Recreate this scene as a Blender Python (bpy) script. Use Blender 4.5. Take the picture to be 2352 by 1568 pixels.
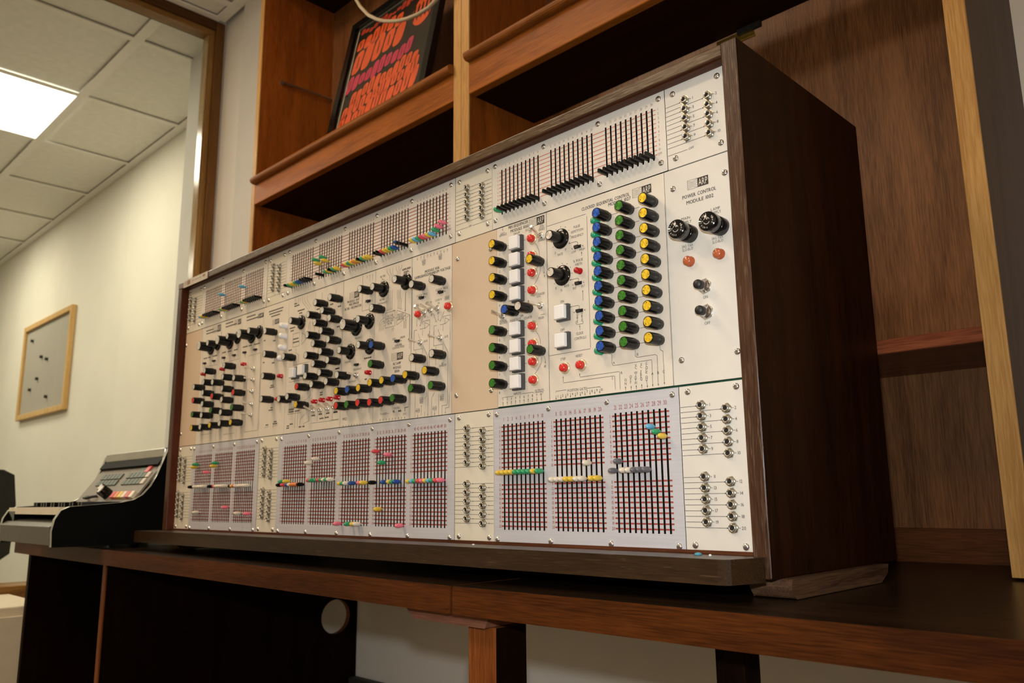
import bpy, math, random
from mathutils import Vector, Matrix
random.seed(7)
for o in list(bpy.data.objects): bpy.data.objects.remove(o)
SC = bpy.context.scene
COL = SC.collection
PI = math.pi

# ------------------------------------------------------------------ camera
cam_d = bpy.data.cameras.new('camera'); cam = bpy.data.objects.new('camera', cam_d); COL.objects.link(cam)
CPOS = Vector((1.1489, -0.7400, 0.0498)); YAW, PIT, ROL = -0.78209, 0.19014, -0.01037
_f = Vector((math.sin(YAW)*math.cos(PIT), math.cos(YAW)*math.cos(PIT), math.sin(PIT)))
_r0 = Vector((math.cos(YAW), -math.sin(YAW), 0)); _u0 = _r0.cross(_f)
_r = math.cos(ROL)*_r0 + math.sin(ROL)*_u0; _u = -math.sin(ROL)*_r0 + math.cos(ROL)*_u0
cam.matrix_world = Matrix(((_r.x, _u.x, -_f.x, CPOS.x), (_r.y, _u.y, -_f.y, CPOS.y), (_r.z, _u.z, -_f.z, CPOS.z), (0, 0, 0, 1)))
cam_d.sensor_width = 36; cam_d.sensor_fit = 'HORIZONTAL'; cam_d.lens = 1880.83/2352*36
cam_d.clip_start = .01; cam_d.clip_end = 60
cam_d.dof.use_dof = True; cam_d.dof.focus_distance = .95; cam_d.dof.aperture_fstop = 10
SC.camera = cam

# ------------------------------------------------------------------ world, lights, exposure
W_ = bpy.data.worlds.new('world'); SC.world = W_; W_.use_nodes = True
W_.node_tree.nodes['Background'].inputs[0].default_value = (1, .82, .55, 1)
W_.node_tree.nodes['Background'].inputs[1].default_value = .02
SC.view_settings.view_transform = 'Standard'; SC.view_settings.look = 'None'
SC.view_settings.exposure = 0.0; SC.view_settings.gamma = 1.0; SC.view_settings.use_curve_mapping = False
def light(name, kind, loc, energy, color, size=None, aim=None, sy=None):
    l = bpy.data.lights.new(name, kind); l.energy = energy; l.color = color
    o = bpy.data.objects.new(name, l); COL.objects.link(o); o.location = loc
    if kind == 'AREA':
        l.size = size
        if sy: l.shape = 'RECTANGLE'; l.size_y = sy
    elif size is not None: l.shadow_soft_size = size
    if aim is not None: o.rotation_euler = (Vector(aim)-Vector(loc)).to_track_quat('-Z', 'Y').to_euler()
    return o
WARM = (1.0, .62, .29)
# the camera's own flash, a hand's breadth above the lens
fl = light('camera_flash', 'SPOT', CPOS + _u*.075 + _f*.02, 26, (.95, .98, 1.0), .015, aim=CPOS+_f*2)
fl.data.spot_size = math.radians(94); fl.data.spot_blend = 1.0
# recessed ceiling panels of this room and of the room behind the glass (fixtures are built with the ceiling)
LAMPS_HERE = [(-.62, -.75), (-.62, -2.07), (1.36, -2.07)]  # the two behind the camera are unseen panels added for fill
LAMPS_NEXT = [(-3.1, .0325), (-3.1, -1.2975), (-5.08, .0325), (-5.08, -1.2975)]
ZC = 1.93
for x, y in LAMPS_HERE: light('ceiling_lamp_light', 'AREA', (x, y, ZC-.012), 13, WARM, .58)
for x, y in LAMPS_NEXT: light('next_room_lamp_light', 'AREA', (x, y, ZC-.012), 14.5, (1, .885, .66), .58)

# ------------------------------------------------------------------ helpers
class MB:
    def __init__(s): s.v = []; s.f = []; s.m = []; s.sm = []
    def add(s, vs, fs, m=0, smooth=False):
        b = len(s.v); s.v += [tuple(p) for p in vs]
        for f in fs: s.f.append(tuple(b+i for i in f)); s.m.append(m); s.sm.append(smooth)
        return s
    def box(s, x0, x1, y0, y1, z0, z1, m=0):
        return s.add([(x0,y0,z0),(x1,y0,z0),(x1,y1,z0),(x0,y1,z0),(x0,y0,z1),(x1,y0,z1),(x1,y1,z1),(x0,y1,z1)],
                     [(0,3,2,1),(4,5,6,7),(0,1,5,4),(1,2,6,5),(2,3,7,6),(3,0,4,7)], m)
    def quad(s, a, b, c, d, m=0): return s.add([a,b,c,d], [(0,1,2,3)], m)
    def rect(s, x0, x1, z0, z1, y=0, m=0): return s.quad((x0,y,z0),(x1,y,z0),(x1,y,z1),(x0,y,z1), m)
    def prism(s, poly, axis, a, b, m=0, mcap=None):
        # poly: 2-D outline; axis 0: (y,z) extruded in x; 1: (x,z) extruded in y; 2: (x,y) extruded in z
        def P(p, t): return (t, p[0], p[1]) if axis == 0 else ((p[0], t, p[1]) if axis == 1 else (p[0], p[1], t))
        n = len(poly); vs = [P(p, a) for p in poly] + [P(p, b) for p in poly]
        s.add(vs, [(i, (i+1) % n, n+(i+1) % n, n+i) for i in range(n)], m)
        s.add(vs, [tuple(range(n-1, -1, -1)), tuple(range(n, 2*n))], m if mcap is None else mcap)
        return s
    def lathe(s, prof, c=(0,0,0), seg=24, m=0, smooth=True, knurl=0., axis=1, cap0=False, cap1=True, kr=None):
        # prof: list of (radius, offset) ; axis 1: turns about a line along -Y ; axis 2: along +Z ; axis 0: along +X
        vs = []; fs = []; n = len(prof)
        for j, (r, h) in enumerate(prof):
            for i in range(seg):
                a = 2*PI*i/seg; rr = r
                if knurl and (kr is None or kr[0] <= j <= kr[1]) and i % 2: rr = r-knurl
                ca, sa = rr*math.cos(a), rr*math.sin(a)
                vs.append((c[0]+ca, c[1]-h, c[2]+sa) if axis == 1 else ((c[0]+ca, c[1]+sa, c[2]+h) if axis == 2 else (c[0]+h, c[1]+ca, c[2]+sa)))
        for j in range(n-1):
            for i in range(seg):
                k = (i+1) % seg
                fs.append((j*seg+i, j*seg+k, (j+1)*seg+k, (j+1)*seg+i))
        s.add(vs, fs, m, smooth)
        if cap1: s.add(vs[(n-1)*seg:], [tuple(range(seg))], m)
        if cap0: s.add(vs[:seg], [tuple(range(seg-1, -1, -1))], m)
        return s
    def tube(s, pts, r, seg=8, m=0, r1=None, caps=True):
        pts = [Vector(p) for p in pts]; n = len(pts); vs = []; fs = []; up = None
        for j, p in enumerate(pts):
            t = (pts[min(j+1, n-1)] - pts[max(j-1, 0)]).normalized()
            if up is None: up = Vector((0,0,1)) if abs(t.z) < .9 else Vector((1,0,0))
            a = t.cross(up).normalized(); b = a.cross(t).normalized(); up = b
            rr = r if r1 is None else r+(r1-r)*j/(n-1)
            for i in range(seg):
                q = 2*PI*i/seg; vs.append(p + a*rr*math.cos(q) + b*rr*math.sin(q))
        for j in range(n-1):
            for i in range(seg):
                k = (i+1) % seg; fs.append((j*seg+i, j*seg+k, (j+1)*seg+k, (j+1)*seg+i))
        s.add(vs, fs, m, True)
        if caps: s.add(vs[:seg], [tuple(range(seg-1,-1,-1))], m); s.add(vs[-seg:], [tuple(range(seg))], m)
        return s
    def mesh(s, name, mats):
        me = bpy.data.meshes.new(name); me.from_pydata(s.v, [], s.f); me.update()
        for k in (mats if isinstance(mats, (list, tuple)) else [mats]): me.materials.append(M[k])
        me.polygons.foreach_set('material_index', s.m); me.polygons.foreach_set('use_smooth', s.sm)
        return me
    def build(s, name, mats, parent=None, bevel=0., pos=None):
        return put(name, s.mesh(name, mats), parent, bevel, pos)
def wloc(o):
    p = Vector((0,0,0))
    while o is not None: p += o.location; o = o.parent
    return p
def put(name, me, parent=None, bevel=0., pos=None):
    # mesh in world coordinates (pos None) or around its own origin, set at the world point pos
    o = bpy.data.objects.new(name, me); COL.objects.link(o)
    o.parent = parent; o.location = (Vector(pos) if pos is not None else Vector((0,0,0))) - wloc(parent)
    if bevel:
        b = o.modifiers.new('bevel', 'BEVEL'); b.width = bevel; b.segments = 2; b.limit_method = 'ANGLE'; b.angle_limit = math.radians(40)
    return o
def thing(name, loc, label, cat, group=None):
    o = bpy.data.objects.new(name, None); COL.objects.link(o); o.location = loc; o.empty_display_size = .05
    return tag(o, label, cat, group)
def tag(o, label, cat=None, group=None):
    o['label'] = label
    if cat: o['category'] = cat
    if group: o['group'] = group
    return o
def structure(o): o['kind'] = 'structure'; return o

# ------------------------------------------------------------------ materials
M = {}
def base(name, col, rough=.5, metal=0., **kw):
    m = bpy.data.materials.new(name); m.use_nodes = True; nt = m.node_tree; b = nt.nodes['Principled BSDF']
    b.inputs['Base Color'].default_value = (*col, 1); b.inputs['Roughness'].default_value = rough; b.inputs['Metallic'].default_value = metal
    for k, v in kw.items(): b.inputs[k].default_value = v
    M[name] = m; return m, nt, b
def vary(name, col, rough=.5, metal=0., amt=.08, scale=(40,40,40), bump=0., detail=4, **kw):
    # a procedural material: slow tone variation plus optional fine relief
    m, nt, b = base(name, col, rough, metal, **kw); N = nt.nodes.new; L = nt.links.new
    tc = N('ShaderNodeTexCoord'); mp = N('ShaderNodeMapping'); mp.inputs['Scale'].default_value = scale
    ns = N('ShaderNodeTexNoise'); ns.inputs['Scale'].default_value = 1; ns.inputs['Detail'].default_value = detail
    L(tc.outputs['Object'], mp.inputs[0]); L(mp.outputs[0], ns.inputs['Vector'])
    r = N('ShaderNodeValToRGB'); r.color_ramp.elements[0].position = .3; r.color_ramp.elements[1].position = .7
    r.color_ramp.elements[0].color = (*[c*(1-amt) for c in col], 1); r.color_ramp.elements[1].color = (*[min(1, c*(1+amt)) for c in col], 1)
    L(ns.outputs[0], r.inputs[0]); L(r.outputs[0], b.inputs['Base Color'])
    if bump:
        bp = N('ShaderNodeBump'); bp.inputs['Strength'].default_value = bump; bp.inputs['Distance'].default_value = .001
        L(ns.outputs[0], bp.inputs['Height']); L(bp.outputs[0], b.inputs['Normal'])
    return m
def wood(name, dark, light, axis, rough=.42, fine=620, wide=30, bump=.25, speck=None, coat=0., spec=.14, sp=(.62,.78)):
    m, nt, b = base(name, light, rough); N = nt.nodes.new; L = nt.links.new
    b.inputs['Coat Weight'].default_value = coat; b.inputs['Coat Roughness'].default_value = .25; b.inputs['Specular IOR Level'].default_value = spec
    tc = N('ShaderNodeTexCoord')
    def nz(sc, along, det, dist):
        mp = N('ShaderNodeMapping'); v = [sc]*3; v[axis] = sc*along; mp.inputs['Scale'].default_value = v
        n = N('ShaderNodeTexNoise'); n.inputs['Scale'].default_value = 1; n.inputs['Detail'].default_value = det; n.inputs['Distortion'].default_value = dist
        L(tc.outputs['Object'], mp.inputs[0]); L(mp.outputs[0], n.inputs['Vector']); return n
    a = nz(wide, .09, 6, .8); f = nz(fine, .045, 4, .2)
    mx = N('ShaderNodeMath'); mx.operation = 'MULTIPLY_ADD'; mx.inputs[1].default_value = .5; L(f.outputs[0], mx.inputs[0])
    ml = N('ShaderNodeMath'); ml.operation = 'MULTIPLY'; ml.inputs[1].default_value = .5; L(a.outputs[0], ml.inputs[0]); L(ml.outputs[0], mx.inputs[2])
    r = N('ShaderNodeValToRGB'); e = r.color_ramp.elements; e[0].position = .38; e[1].position = .62; e[0].color = (*dark, 1); e[1].color = (*light, 1)
    L(mx.outputs[0], r.inputs[0]); out = r.outputs[0]
    if speck:
        s = nz(700, .06, 4, .3); sr = N('ShaderNodeValToRGB'); sr.color_ramp.elements[0].position = sp[0]; sr.color_ramp.elements[1].position = sp[1]
        L(s.outputs[0], sr.inputs[0]); mc = N('ShaderNodeMix'); mc.data_type = 'RGBA'
        L(sr.outputs[0], mc.inputs[0]); L(out, mc.inputs[6]); mc.inputs[7].default_value = (*speck, 1); out = mc.outputs[2]
    L(out, b.inputs['Base Color'])
    bp = N('ShaderNodeBump'); bp.inputs['Strength'].default_value = bump; bp.inputs['Distance'].default_value = .0006
    L(mx.outputs[0], bp.inputs['Height']); L(bp.outputs[0], b.inputs['Normal'])
    return m
def emit(name, col, strength):
    m, nt, b = base(name, (.9,.9,.88), .5); b.inputs['Emission Color'].default_value = (*col, 1); b.inputs['Emission Strength'].default_value = strength
# woods: x / y / z in the name gives the grain direction
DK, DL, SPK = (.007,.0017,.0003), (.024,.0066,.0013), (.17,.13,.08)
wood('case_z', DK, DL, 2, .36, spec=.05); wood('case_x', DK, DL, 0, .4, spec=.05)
wood('frame_x', (.036,.018,.008), (.10,.056,.026), 0, .3, speck=SPK, spec=.3, bump=.9, sp=(.52,.70)); wood('frame_z', (.026,.010,.005), (.075,.032,.015), 2, .34, speck=(.12,.078,.05), spec=.28, bump=.8, sp=(.55,.74))
wood('lip_x', (.04,.012,.005), (.10,.034,.014), 0, .4); wood('lip_z', (.05,.012,.005), (.11,.03,.012), 2, .4)
wood('ledge_x', (.014,.0062,.0023), (.037,.0185,.007), 0, .33, speck=(.10,.065,.03), spec=.3)
wood('desk_top', (.007,.004,.002), (.022,.011,.005), 0, .3, spec=.2); wood('desk_edge', (.03,.008,.0016), (.09,.025,.0042), 0, .42, spec=.1)
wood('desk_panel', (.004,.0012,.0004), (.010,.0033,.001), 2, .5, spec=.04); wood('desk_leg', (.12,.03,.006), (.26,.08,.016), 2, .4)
wood('teak_x', (.19,.055,.007), (.36,.112,.014), 0, .45, spec=.12); wood('teak_z', (.17,.043,.005), (.33,.092,.011), 2, .45, spec=.2)
wood('teak_under_shade', (.011,.003,.0007), (.024,.0065,.0016), 0, .5, spec=.06)  # darkened teak copy: the shade under the shelves is in its colour
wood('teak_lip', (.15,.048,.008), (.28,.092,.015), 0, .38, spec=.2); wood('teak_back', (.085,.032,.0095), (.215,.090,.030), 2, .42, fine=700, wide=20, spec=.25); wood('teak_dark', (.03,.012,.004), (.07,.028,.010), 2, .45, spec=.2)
wood('edge_light', (.38,.20,.06), (.57,.335,.115), 2, .4); wood('mid_shelf', (.12,.03,.012), (.28,.085,.036), 0, .3)
wood('plinth', (.05,.016,.005), (.12,.04,.011), 0, .4); wood('block_wood', (.04,.018,.009), (.115,.062,.034), 1, .55); wood('bracket_wood', (.13,.05,.03), (.24,.1,.06), 0, .5)
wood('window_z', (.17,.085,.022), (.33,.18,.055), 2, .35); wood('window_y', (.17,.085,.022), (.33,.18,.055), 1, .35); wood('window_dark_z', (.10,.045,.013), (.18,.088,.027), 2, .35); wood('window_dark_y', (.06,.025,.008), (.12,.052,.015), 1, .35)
wood('window_gloss', (.24,.15,.06), (.42,.28,.12), 2, .16, spec=.9); wood('beech', (.50,.30,.11), (.66,.43,.18), 2, .4)
vary('wall_white', (.80,.78,.73), .85, amt=.03, scale=(6,6,6), bump=.1); vary('wall_cream', (.71,.68,.585), .85, amt=.03, scale=(4,4,4), bump=.1)
vary('wall_grey', (.66,.645,.61), .85, amt=.03, scale=(6,6,6)); vary('tile_white', (.88,.86,.78), .9, amt=.04, scale=(30,30,30), bump=.15)  # first one is a greyer wall tone for the column and step
vary('grid_paint', (.92,.89,.82), .6, amt=.02); vary('carpet', (.14,.115,.08), .95, amt=.4, scale=(300,300,300), bump=.6); vary('skirting', (.035,.035,.03), .6, amt=.1)
vary('cream', (.685,.63,.535), .42, amt=.02, scale=(25,25,25)); vary('tan', (.60,.475,.345), .42, amt=.03, scale=(12,12,12)); vary('ivory', (.635,.61,.55), .42, amt=.02, scale=(25,25,25))
vary('jack_cream', (.66,.625,.52), .42, amt=.02, scale=(25,25,25))
vary('brushed', (.53,.54,.585), .45, .15, amt=.05, scale=(9,40,400), bump=.06)
vary('slot_dark', (.006,.0055,.005), .7, amt=.2, **{'Specular IOR Level': .1}); vary('circuit_green', (.012,.07,.035), .5, amt=.3, scale=(200,200,200))
vary('ink', (.030,.024,.018), .7, amt=.15); vary('ink_red', (.30,.045,.030), .6, amt=.12, scale=(300,300,300)); vary('ink_rose', (.52,.20,.15), .6, amt=.12, scale=(300,300,300)); vary('ink_brown', (.26,.15,.11), .7, amt=.1)
vary('seam', (.78,.78,.76), .3, .7, amt=.05)
vary('bakelite', (.004,.0045,.005), .27, amt=.3, scale=(300,300,300), **{'Specular IOR Level': .35}); vary('gloss_black', (.006,.006,.006), .12, amt=.2); vary('matt_black', (.010,.010,.010), .5, amt=.2)
vary('white_mark_glint', (.7,.7,.68), .5, amt=.03)
def spun(name, col, rough=.28, metal=.75):
    # machined disc: bright and dark wedges come from an anisotropic finish
    vary(name, col, rough, metal, amt=.05, scale=(400,400,400)); b = M[name].node_tree.nodes['Principled BSDF']
    b.inputs['Anisotropic'].default_value = .9; b.inputs['Anisotropic Rotation'].default_value = .25
    nt = M[name].node_tree; t = nt.nodes.new('ShaderNodeTangent'); t.direction_type = 'RADIAL'; t.axis = 'Y'; nt.links.new(t.outputs[0], b.inputs['Tangent'])
spun('cap_m', (.90,.88,.85), .26, .7); spun('cap_y', (.85,.58,.03), .35, .5); spun('cap_g', (.045,.22,.02), .35, .45); spun('cap_b', (.022,.10,.50), .35, .45); spun('cap_r', (.62,.03,.02), .4, .2)
vary('chrome', (.80,.79,.77), .16, .95, amt=.05); vary('nickel', (.44,.42,.37), .28, .95, amt=.08); vary('brass', (.66,.46,.08), .3, .9, amt=.2, scale=(150,150,150))
vary('hole', (.004,.004,.004), .8, amt=.2)
vary('red_plastic', (.60,.022,.016), .25, amt=.05, **{'Coat Weight': .4}); vary('lamp_red', (.42,.008,.012), .2, amt=.08, **{'Coat Weight': .5}); vary('lamp_green', (.02,.30,.15), .2, amt=.08, **{'Coat Weight': .5})
vary('lamp_orange', (.40,.095,.035), .25, amt=.08, **{'Coat Weight': .5}); vary('white_plastic', (.80,.80,.79), .3, amt=.02); vary('bezel', (.06,.062,.065), .45, amt=.1); vary('ring_cream', (.76,.66,.46), .25, .5, amt=.05)
HC = {'k': (.004,.004,.004), 'y': (.72,.50,.05), 'g': (.03,.32,.13), 'b': (.012,.07,.27), 's': (.13,.42,.62), 'r': (.62,.07,.08), 'p': (.78,.17,.24), 'w': (.72,.66,.53), 'o': (.72,.21,.05), 'd': (.13,.13,.14)}
for k, c in HC.items(): vary('handle_'+k, c, .35, amt=.06, scale=(200,200,200), **{'Specular IOR Level': .15 if k == 'k' else .5})
vary('silver_trim', (.55,.55,.50), .3, .7, amt=.05); vary('key_white', (.74,.69,.56), .3, amt=.03); vary('panel_grey', (.19,.17,.14), .5, amt=.05); vary('lip_grey', (.095,.092,.075), .4, .2, amt=.06); vary('key_green', (.09,.12,.10), .5, amt=.08)
vary('vinyl', (.004,.004,.0035), .6, amt=.2, **{'Specular IOR Level': .08}); vary('tag_metal', (.44,.37,.29), .35, .35, amt=.1, scale=(60,60,60)); vary('cable_grey', (.40,.33,.22), .45, amt=.08)
vary('poster_black', (.012,.010,.008), .35, amt=.3); vary('poster_orange', (.86,.11,.025), .45, amt=.08); vary('poster_pink', (.66,.03,.12), .45, amt=.08); vary('poster_red', (.55,.05,.02), .45, amt=.08); vary('mat_white', (.55,.50,.43), .5, amt=.04)
vary('board_grey', (.36,.335,.28), .8, amt=.05, scale=(120,120,120)); vary('cabinet_white', (.66,.60,.46), .5, amt=.03); vary('debris_blue', (.06,.30,.42), .4, amt=.1); vary('debris_white', (.8,.8,.8), .4, amt=.05)
vary('chair_fabric', (.02,.021,.018), .8, amt=.2)
emit('diffuser', (1, .97, .88), 6.0)
def glass(name):
    m = bpy.data.materials.new(name); m.use_nodes = True; nt = m.node_tree; nt.nodes.clear(); N = nt.nodes.new
    o = N('ShaderNodeOutputMaterial'); mx = N('ShaderNodeMixShader'); t = N('ShaderNodeBsdfTransparent'); g = N('ShaderNodeBsdfGlossy'); lw = N('ShaderNodeLayerWeight'); fr = N('ShaderNodeMath'); fr.operation = 'POWER'; fr.inputs[1].default_value = 4.5; fm = N('ShaderNodeMath'); fm.operation = 'MULTIPLY_ADD'; fm.inputs[1].default_value = .5; fm.inputs[2].default_value = .025
    t.inputs[0].default_value = (.96,.97,.95,1); g.inputs['Roughness'].default_value = .02
    nt.links.new(lw.outputs['Facing'], fr.inputs[0]); nt.links.new(fr.outputs[0], fm.inputs[0]); nt.links.new(fm.outputs[0], mx.inputs[0]); nt.links.new(t.outputs[0], mx.inputs[1]); nt.links.new(g.outputs[0], mx.inputs[2]); nt.links.new(mx.outputs[0], o.inputs[0]); M[name] = m
glass('pane_glass')

# ------------------------------------------------------------------ the room
ZF = -.78; YB = .58; XW = -1.76
structure(MB().box(-7, 2.7, -3.3, 1.2, ZF-.05, ZF).build('floor', 'carpet'))
structure(MB().box(XW-.1, 2.7, YB, YB+.1, ZF, 2.05).build('wall_back', 'wall_white'))
structure(MB().box(2.6, 2.7, -3.3, YB, ZF, 2.05).build('wall_right', 'wall_white'))
structure(MB().box(-7, 2.7, -3.4, -3.3, ZF, 2.05).build('wall_front', 'wall_white'))
structure(MB().box(-7, XW-.1, .856, .956, ZF, 2.05).build('wall_next_room_back', 'wall_cream'))
structure(MB().box(-7.1, -7, -3.3, .956, ZF, 2.05).build('wall_next_room_side', 'wall_cream'))
structure(MB().box(-2.12, XW-.1, .595, .856, ZF, 2.05).build('trim_1', 'wall_grey', bevel=.004))
structure(MB().box(-1.56, -1.0, .555, YB, ZF, ZC).build('trim_2', 'wall_grey', bevel=.004))
structure(MB().box(-.751, 2.6, YB-.026, YB, ZF, -.40).build('baseboard_back', 'skirting', bevel=.004))
# left wall with its window opening
WZ0, WZ1, WY0, WY1 = -.245, 1.922, -2.2, .572
wl = MB(); wl.box(XW-.1, XW, -3.3, YB, ZF, WZ0).box(XW-.1, XW, -3.3, WY0, WZ0, 2.05).box(XW-.1, XW, WY1, YB, WZ0, 2.05).box(XW-.1, XW, WY0, WY1, WZ1, 2.05)
structure(wl.build('wall_left', 'wall_white'))
wn = bpy.data.objects.new('window_1', None); COL.objects.link(wn); wn.location = (XW, -.8, WZ0); structure(wn)
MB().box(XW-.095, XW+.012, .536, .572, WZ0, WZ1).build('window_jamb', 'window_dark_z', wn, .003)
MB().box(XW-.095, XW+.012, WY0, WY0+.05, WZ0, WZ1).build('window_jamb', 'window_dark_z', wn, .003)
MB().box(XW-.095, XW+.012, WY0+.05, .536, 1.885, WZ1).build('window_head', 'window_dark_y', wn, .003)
MB().box(XW-.095, XW+.05, WY0+.05, .536, WZ0, -.19).build('window_sill', 'window_y', wn, .003)
MB().box(XW-.05, XW+.002, .518, .536, -.19, 1.885).build('window_bead', 'window_z', wn, .002)
MB().box(XW-.05, XW+.002, WY0+.05, .518, 1.862, 1.885).build('window_bead', 'window_y', wn, .002)
MB().box(XW-.05, XW-.006, .512, .518, -.19, 1.862).build('glazing_strip', 'window_gloss', wn, .0015)
MB().box(XW-.05, XW+.002, -.9, -.85, -.19, 1.862).build('window_mullion', 'window_z', wn, .002)
MB().box(XW-.037, XW-.031, -.85, .513, -.19, 1.865).build('window_pane', 'pane_glass', wn)
MB().box(XW-.037, XW-.031, WY0+.05, -.9, -.19, 1.865).build('window_pane', 'pane_glass', wn)
# suspended ceiling: slab, then each tile and grid bar
ceil = structure(MB().box(-7, 2.7, -3.3, 1.0, 1.99, 2.05).build('ceiling', 'tile_white'))
def ceiling_field(xs, ys, lamps, label):
    for i in range(len(xs)-1):
        for j in range(len(ys)-1):
            x0, x1, y0, y1 = xs[i], xs[i+1], ys[j], ys[j+1]; cx, cy = (x0+x1)/2, (y0+y1)/2
            if x1-x0 < .08 or y1-y0 < .08: continue
            lamp = next((p for p in lamps if abs(p[0]-cx) < .3 and abs(p[1]-cy) < .3), None)
            if lamp:
                lt = thing('ceiling_light', (cx, cy, ZC), label(lamp), 'ceiling light', 'recessed ceiling panels')
                MB().box(x0+.012, x1-.012, y0+.012, y1-.012, ZC-.002, ZC+.006).build('diffuser', 'diffuser', lt)
                MB().box(x0+.008, x1-.008, y0+.008, y1-.008, ZC+.008, ZC+.055).build('lamp_housing', 'grid_paint', lt)
            else:
                MB().box(x0+.011, x1-.011, y0+.018, y1-.018, ZC+.002, ZC+.016).build('ceiling_tile', 'tile_white', ceil, .002)
    for x in xs: MB().box(x-.014, x+.014, ys[0], ys[-1], ZC-.010, ZC-.004).build('grid_bar', 'grid_paint', ceil)
    for y in ys: MB().box(xs[0], xs[-1], y-.020, y+.020, ZC-.011, ZC-.0045).build('grid_bar', 'grid_paint', ceil)
nx = [-6.73+.66*i for i in range(8)] + [-1.875]
ceiling_field(nx, [-2.96, -2.295, -1.63, -.965, -.30, .365, .835], LAMPS_NEXT, lambda p: {(-3.1, .0325): 'bright square ceiling panel seen through the window', (-5.08, .0325): 'square ceiling panel deeper in the next room, in line with the bright one', (-3.1, -1.2975): 'square ceiling panel of the next room towards the front wall', (-5.08, -1.2975): 'square ceiling panel in the far front corner of the next room'}[p])
hx = [-1.73, -1.61] + [-1.61+.66*i for i in range(1, 7)] + [2.58]
ceiling_field(hx, [-3.27, -3.06, -2.40, -1.74, -1.08, -.42, .24, .54], LAMPS_HERE, lambda p: {(-.62, -.75): 'ceiling panel above the space in front of the synthesizer', (-.62, -2.07): 'added fill ceiling panel behind the camera to the left', (1.36, -2.07): 'added fill ceiling panel behind the camera to the right'}[p])

# ------------------------------------------------------------------ bookcases
YS = .325
def lipped_shelf(root, x0, x1, z0, z1, yb):
    # shelf board with a deep front rail and a rounded lip standing proud of it
    sh = MB().box(x0, x1, YS+.02, yb, z0+.001, z0+.02).build('shelf', 'teak_under_shade', root)
    MB().box(x0, x1, YS, YS+.02, z0, z1-.018).build('shelf_rail', 'teak_x', sh, .002)
    lp = MB(); n = 8; R = .011; prof = []
    for i in range(n+1):
        a = PI/2+PI*i/n; prof.append((YS-.006+R*math.cos(a), z1-.0105+R*.95*math.sin(a)))
    prof += [(YS+.022, z1-.021), (YS+.022, z1)]
    lp.prism(prof, 0, x0, x1); lp.build('shelf_lip', 'teak_lip', sh)
    return sh
ZT = 1.88; ZD = -.0423
def side(root, x0, x1, zb=ZD, mat='teak_z'):
    s = MB().box(x0, x1, YS+.004, YB-.002, zb, ZT).build('side_panel', mat, root)
    MB().box(x0-.0005, x1+.0005, YS, YS+.004, zb, ZT).build('edge_strip', 'edge_light', s, .001); return s
bl = thing('bookcase', (-.52, .45, ZD), 'teak bookcase holding the poster, left of the paired uprights', 'bookcase')
side(bl, -.966, -.948); side(bl, -.0775, -.0545)
MB().box(-.948, -.0775, YB-.012, YB-.002, .2, ZT).build('back_panel', 'teak_back', bl)
lipped_shelf(bl, -.948, -.0775, .886, .968, YB-.012)
lipped_shelf(bl, -.948, -.0775, 1.60, 1.68, YB-.012)
MB().box(-.948, -.0775, YS+.02, YB-.012, .2, .22).build('shelf', 'teak_x', bl)
MB().box(-.966, -.0545, YS, YB-.002, ZT, ZT+.02).build('top_board', 'teak_x', bl, .002)
rod = MB(); rod.tube([(-.944, .395, 1.292), (-.942, .45, 1.294), (-.942, .56, 1.298), (-.944, .572, 1.298)], .0035, 8)
rod.lathe([(.007, 0), (.007, .006)], (-.948, .395, 1.292), 12, axis=0, cap0=True); rod.lathe([(.006, 0), (.006, .006)], (-.948, .572, 1.298), 12, axis=0, cap0=True)
tag(rod.build('metal_stay', 'nickel', bl), 'thin metal stay on the side panel')
br = thing('bookcase', (.42, .45, ZD), 'teak bookcase behind the synthesizer, right of the paired uprights', 'bookcase')
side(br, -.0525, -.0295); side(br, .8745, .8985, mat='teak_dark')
MB().box(-.0295, .8745, YB-.012, YB-.002, -.075, ZT).build('back_panel', 'teak_back', br)
sh = lipped_shelf(br, -.0295, .8745, .883, .976, .523)
MB().box(.60, .8745, .34, YB-.012, .2295, .2485).build('shelf', 'mid_shelf', br, .003)
MB().box(-.0295, .60, .34, YB-.012, .2295, .2485).build('shelf', 'mid_shelf', br, .003)
MB().box(-.0295, .8745, YB-.027, YB-.013, -.075, .002).build('plinth_board', 'plinth', br, .001)
MB().box(-.0525, .8985, YS, YB-.002, ZT, ZT+.02).build('top_board', 'teak_x', br, .002)
lipped_shelf(br, -.0295, .8745, 1.60, 1.68, YB-.012)
hg = MB(); hg.box(.44, .516, .5232, .5248, .8655, .8825)
hg.tube([(.44, .5262, .8665), (.516, .5262, .8665)], .0026, 8)
for i in range(9): hg.box(.441+i*.0083, .4475+i*.0083, .5240, .5272, .8685, .8715)
tag(hg.build('piano_hinge', 'brass', br), 'brass piano hinge')
tag(MB().box(.486, .532, .516, .523, .874, .884).build('catch_plate', 'matt_black', br), 'black catch plate')

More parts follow.
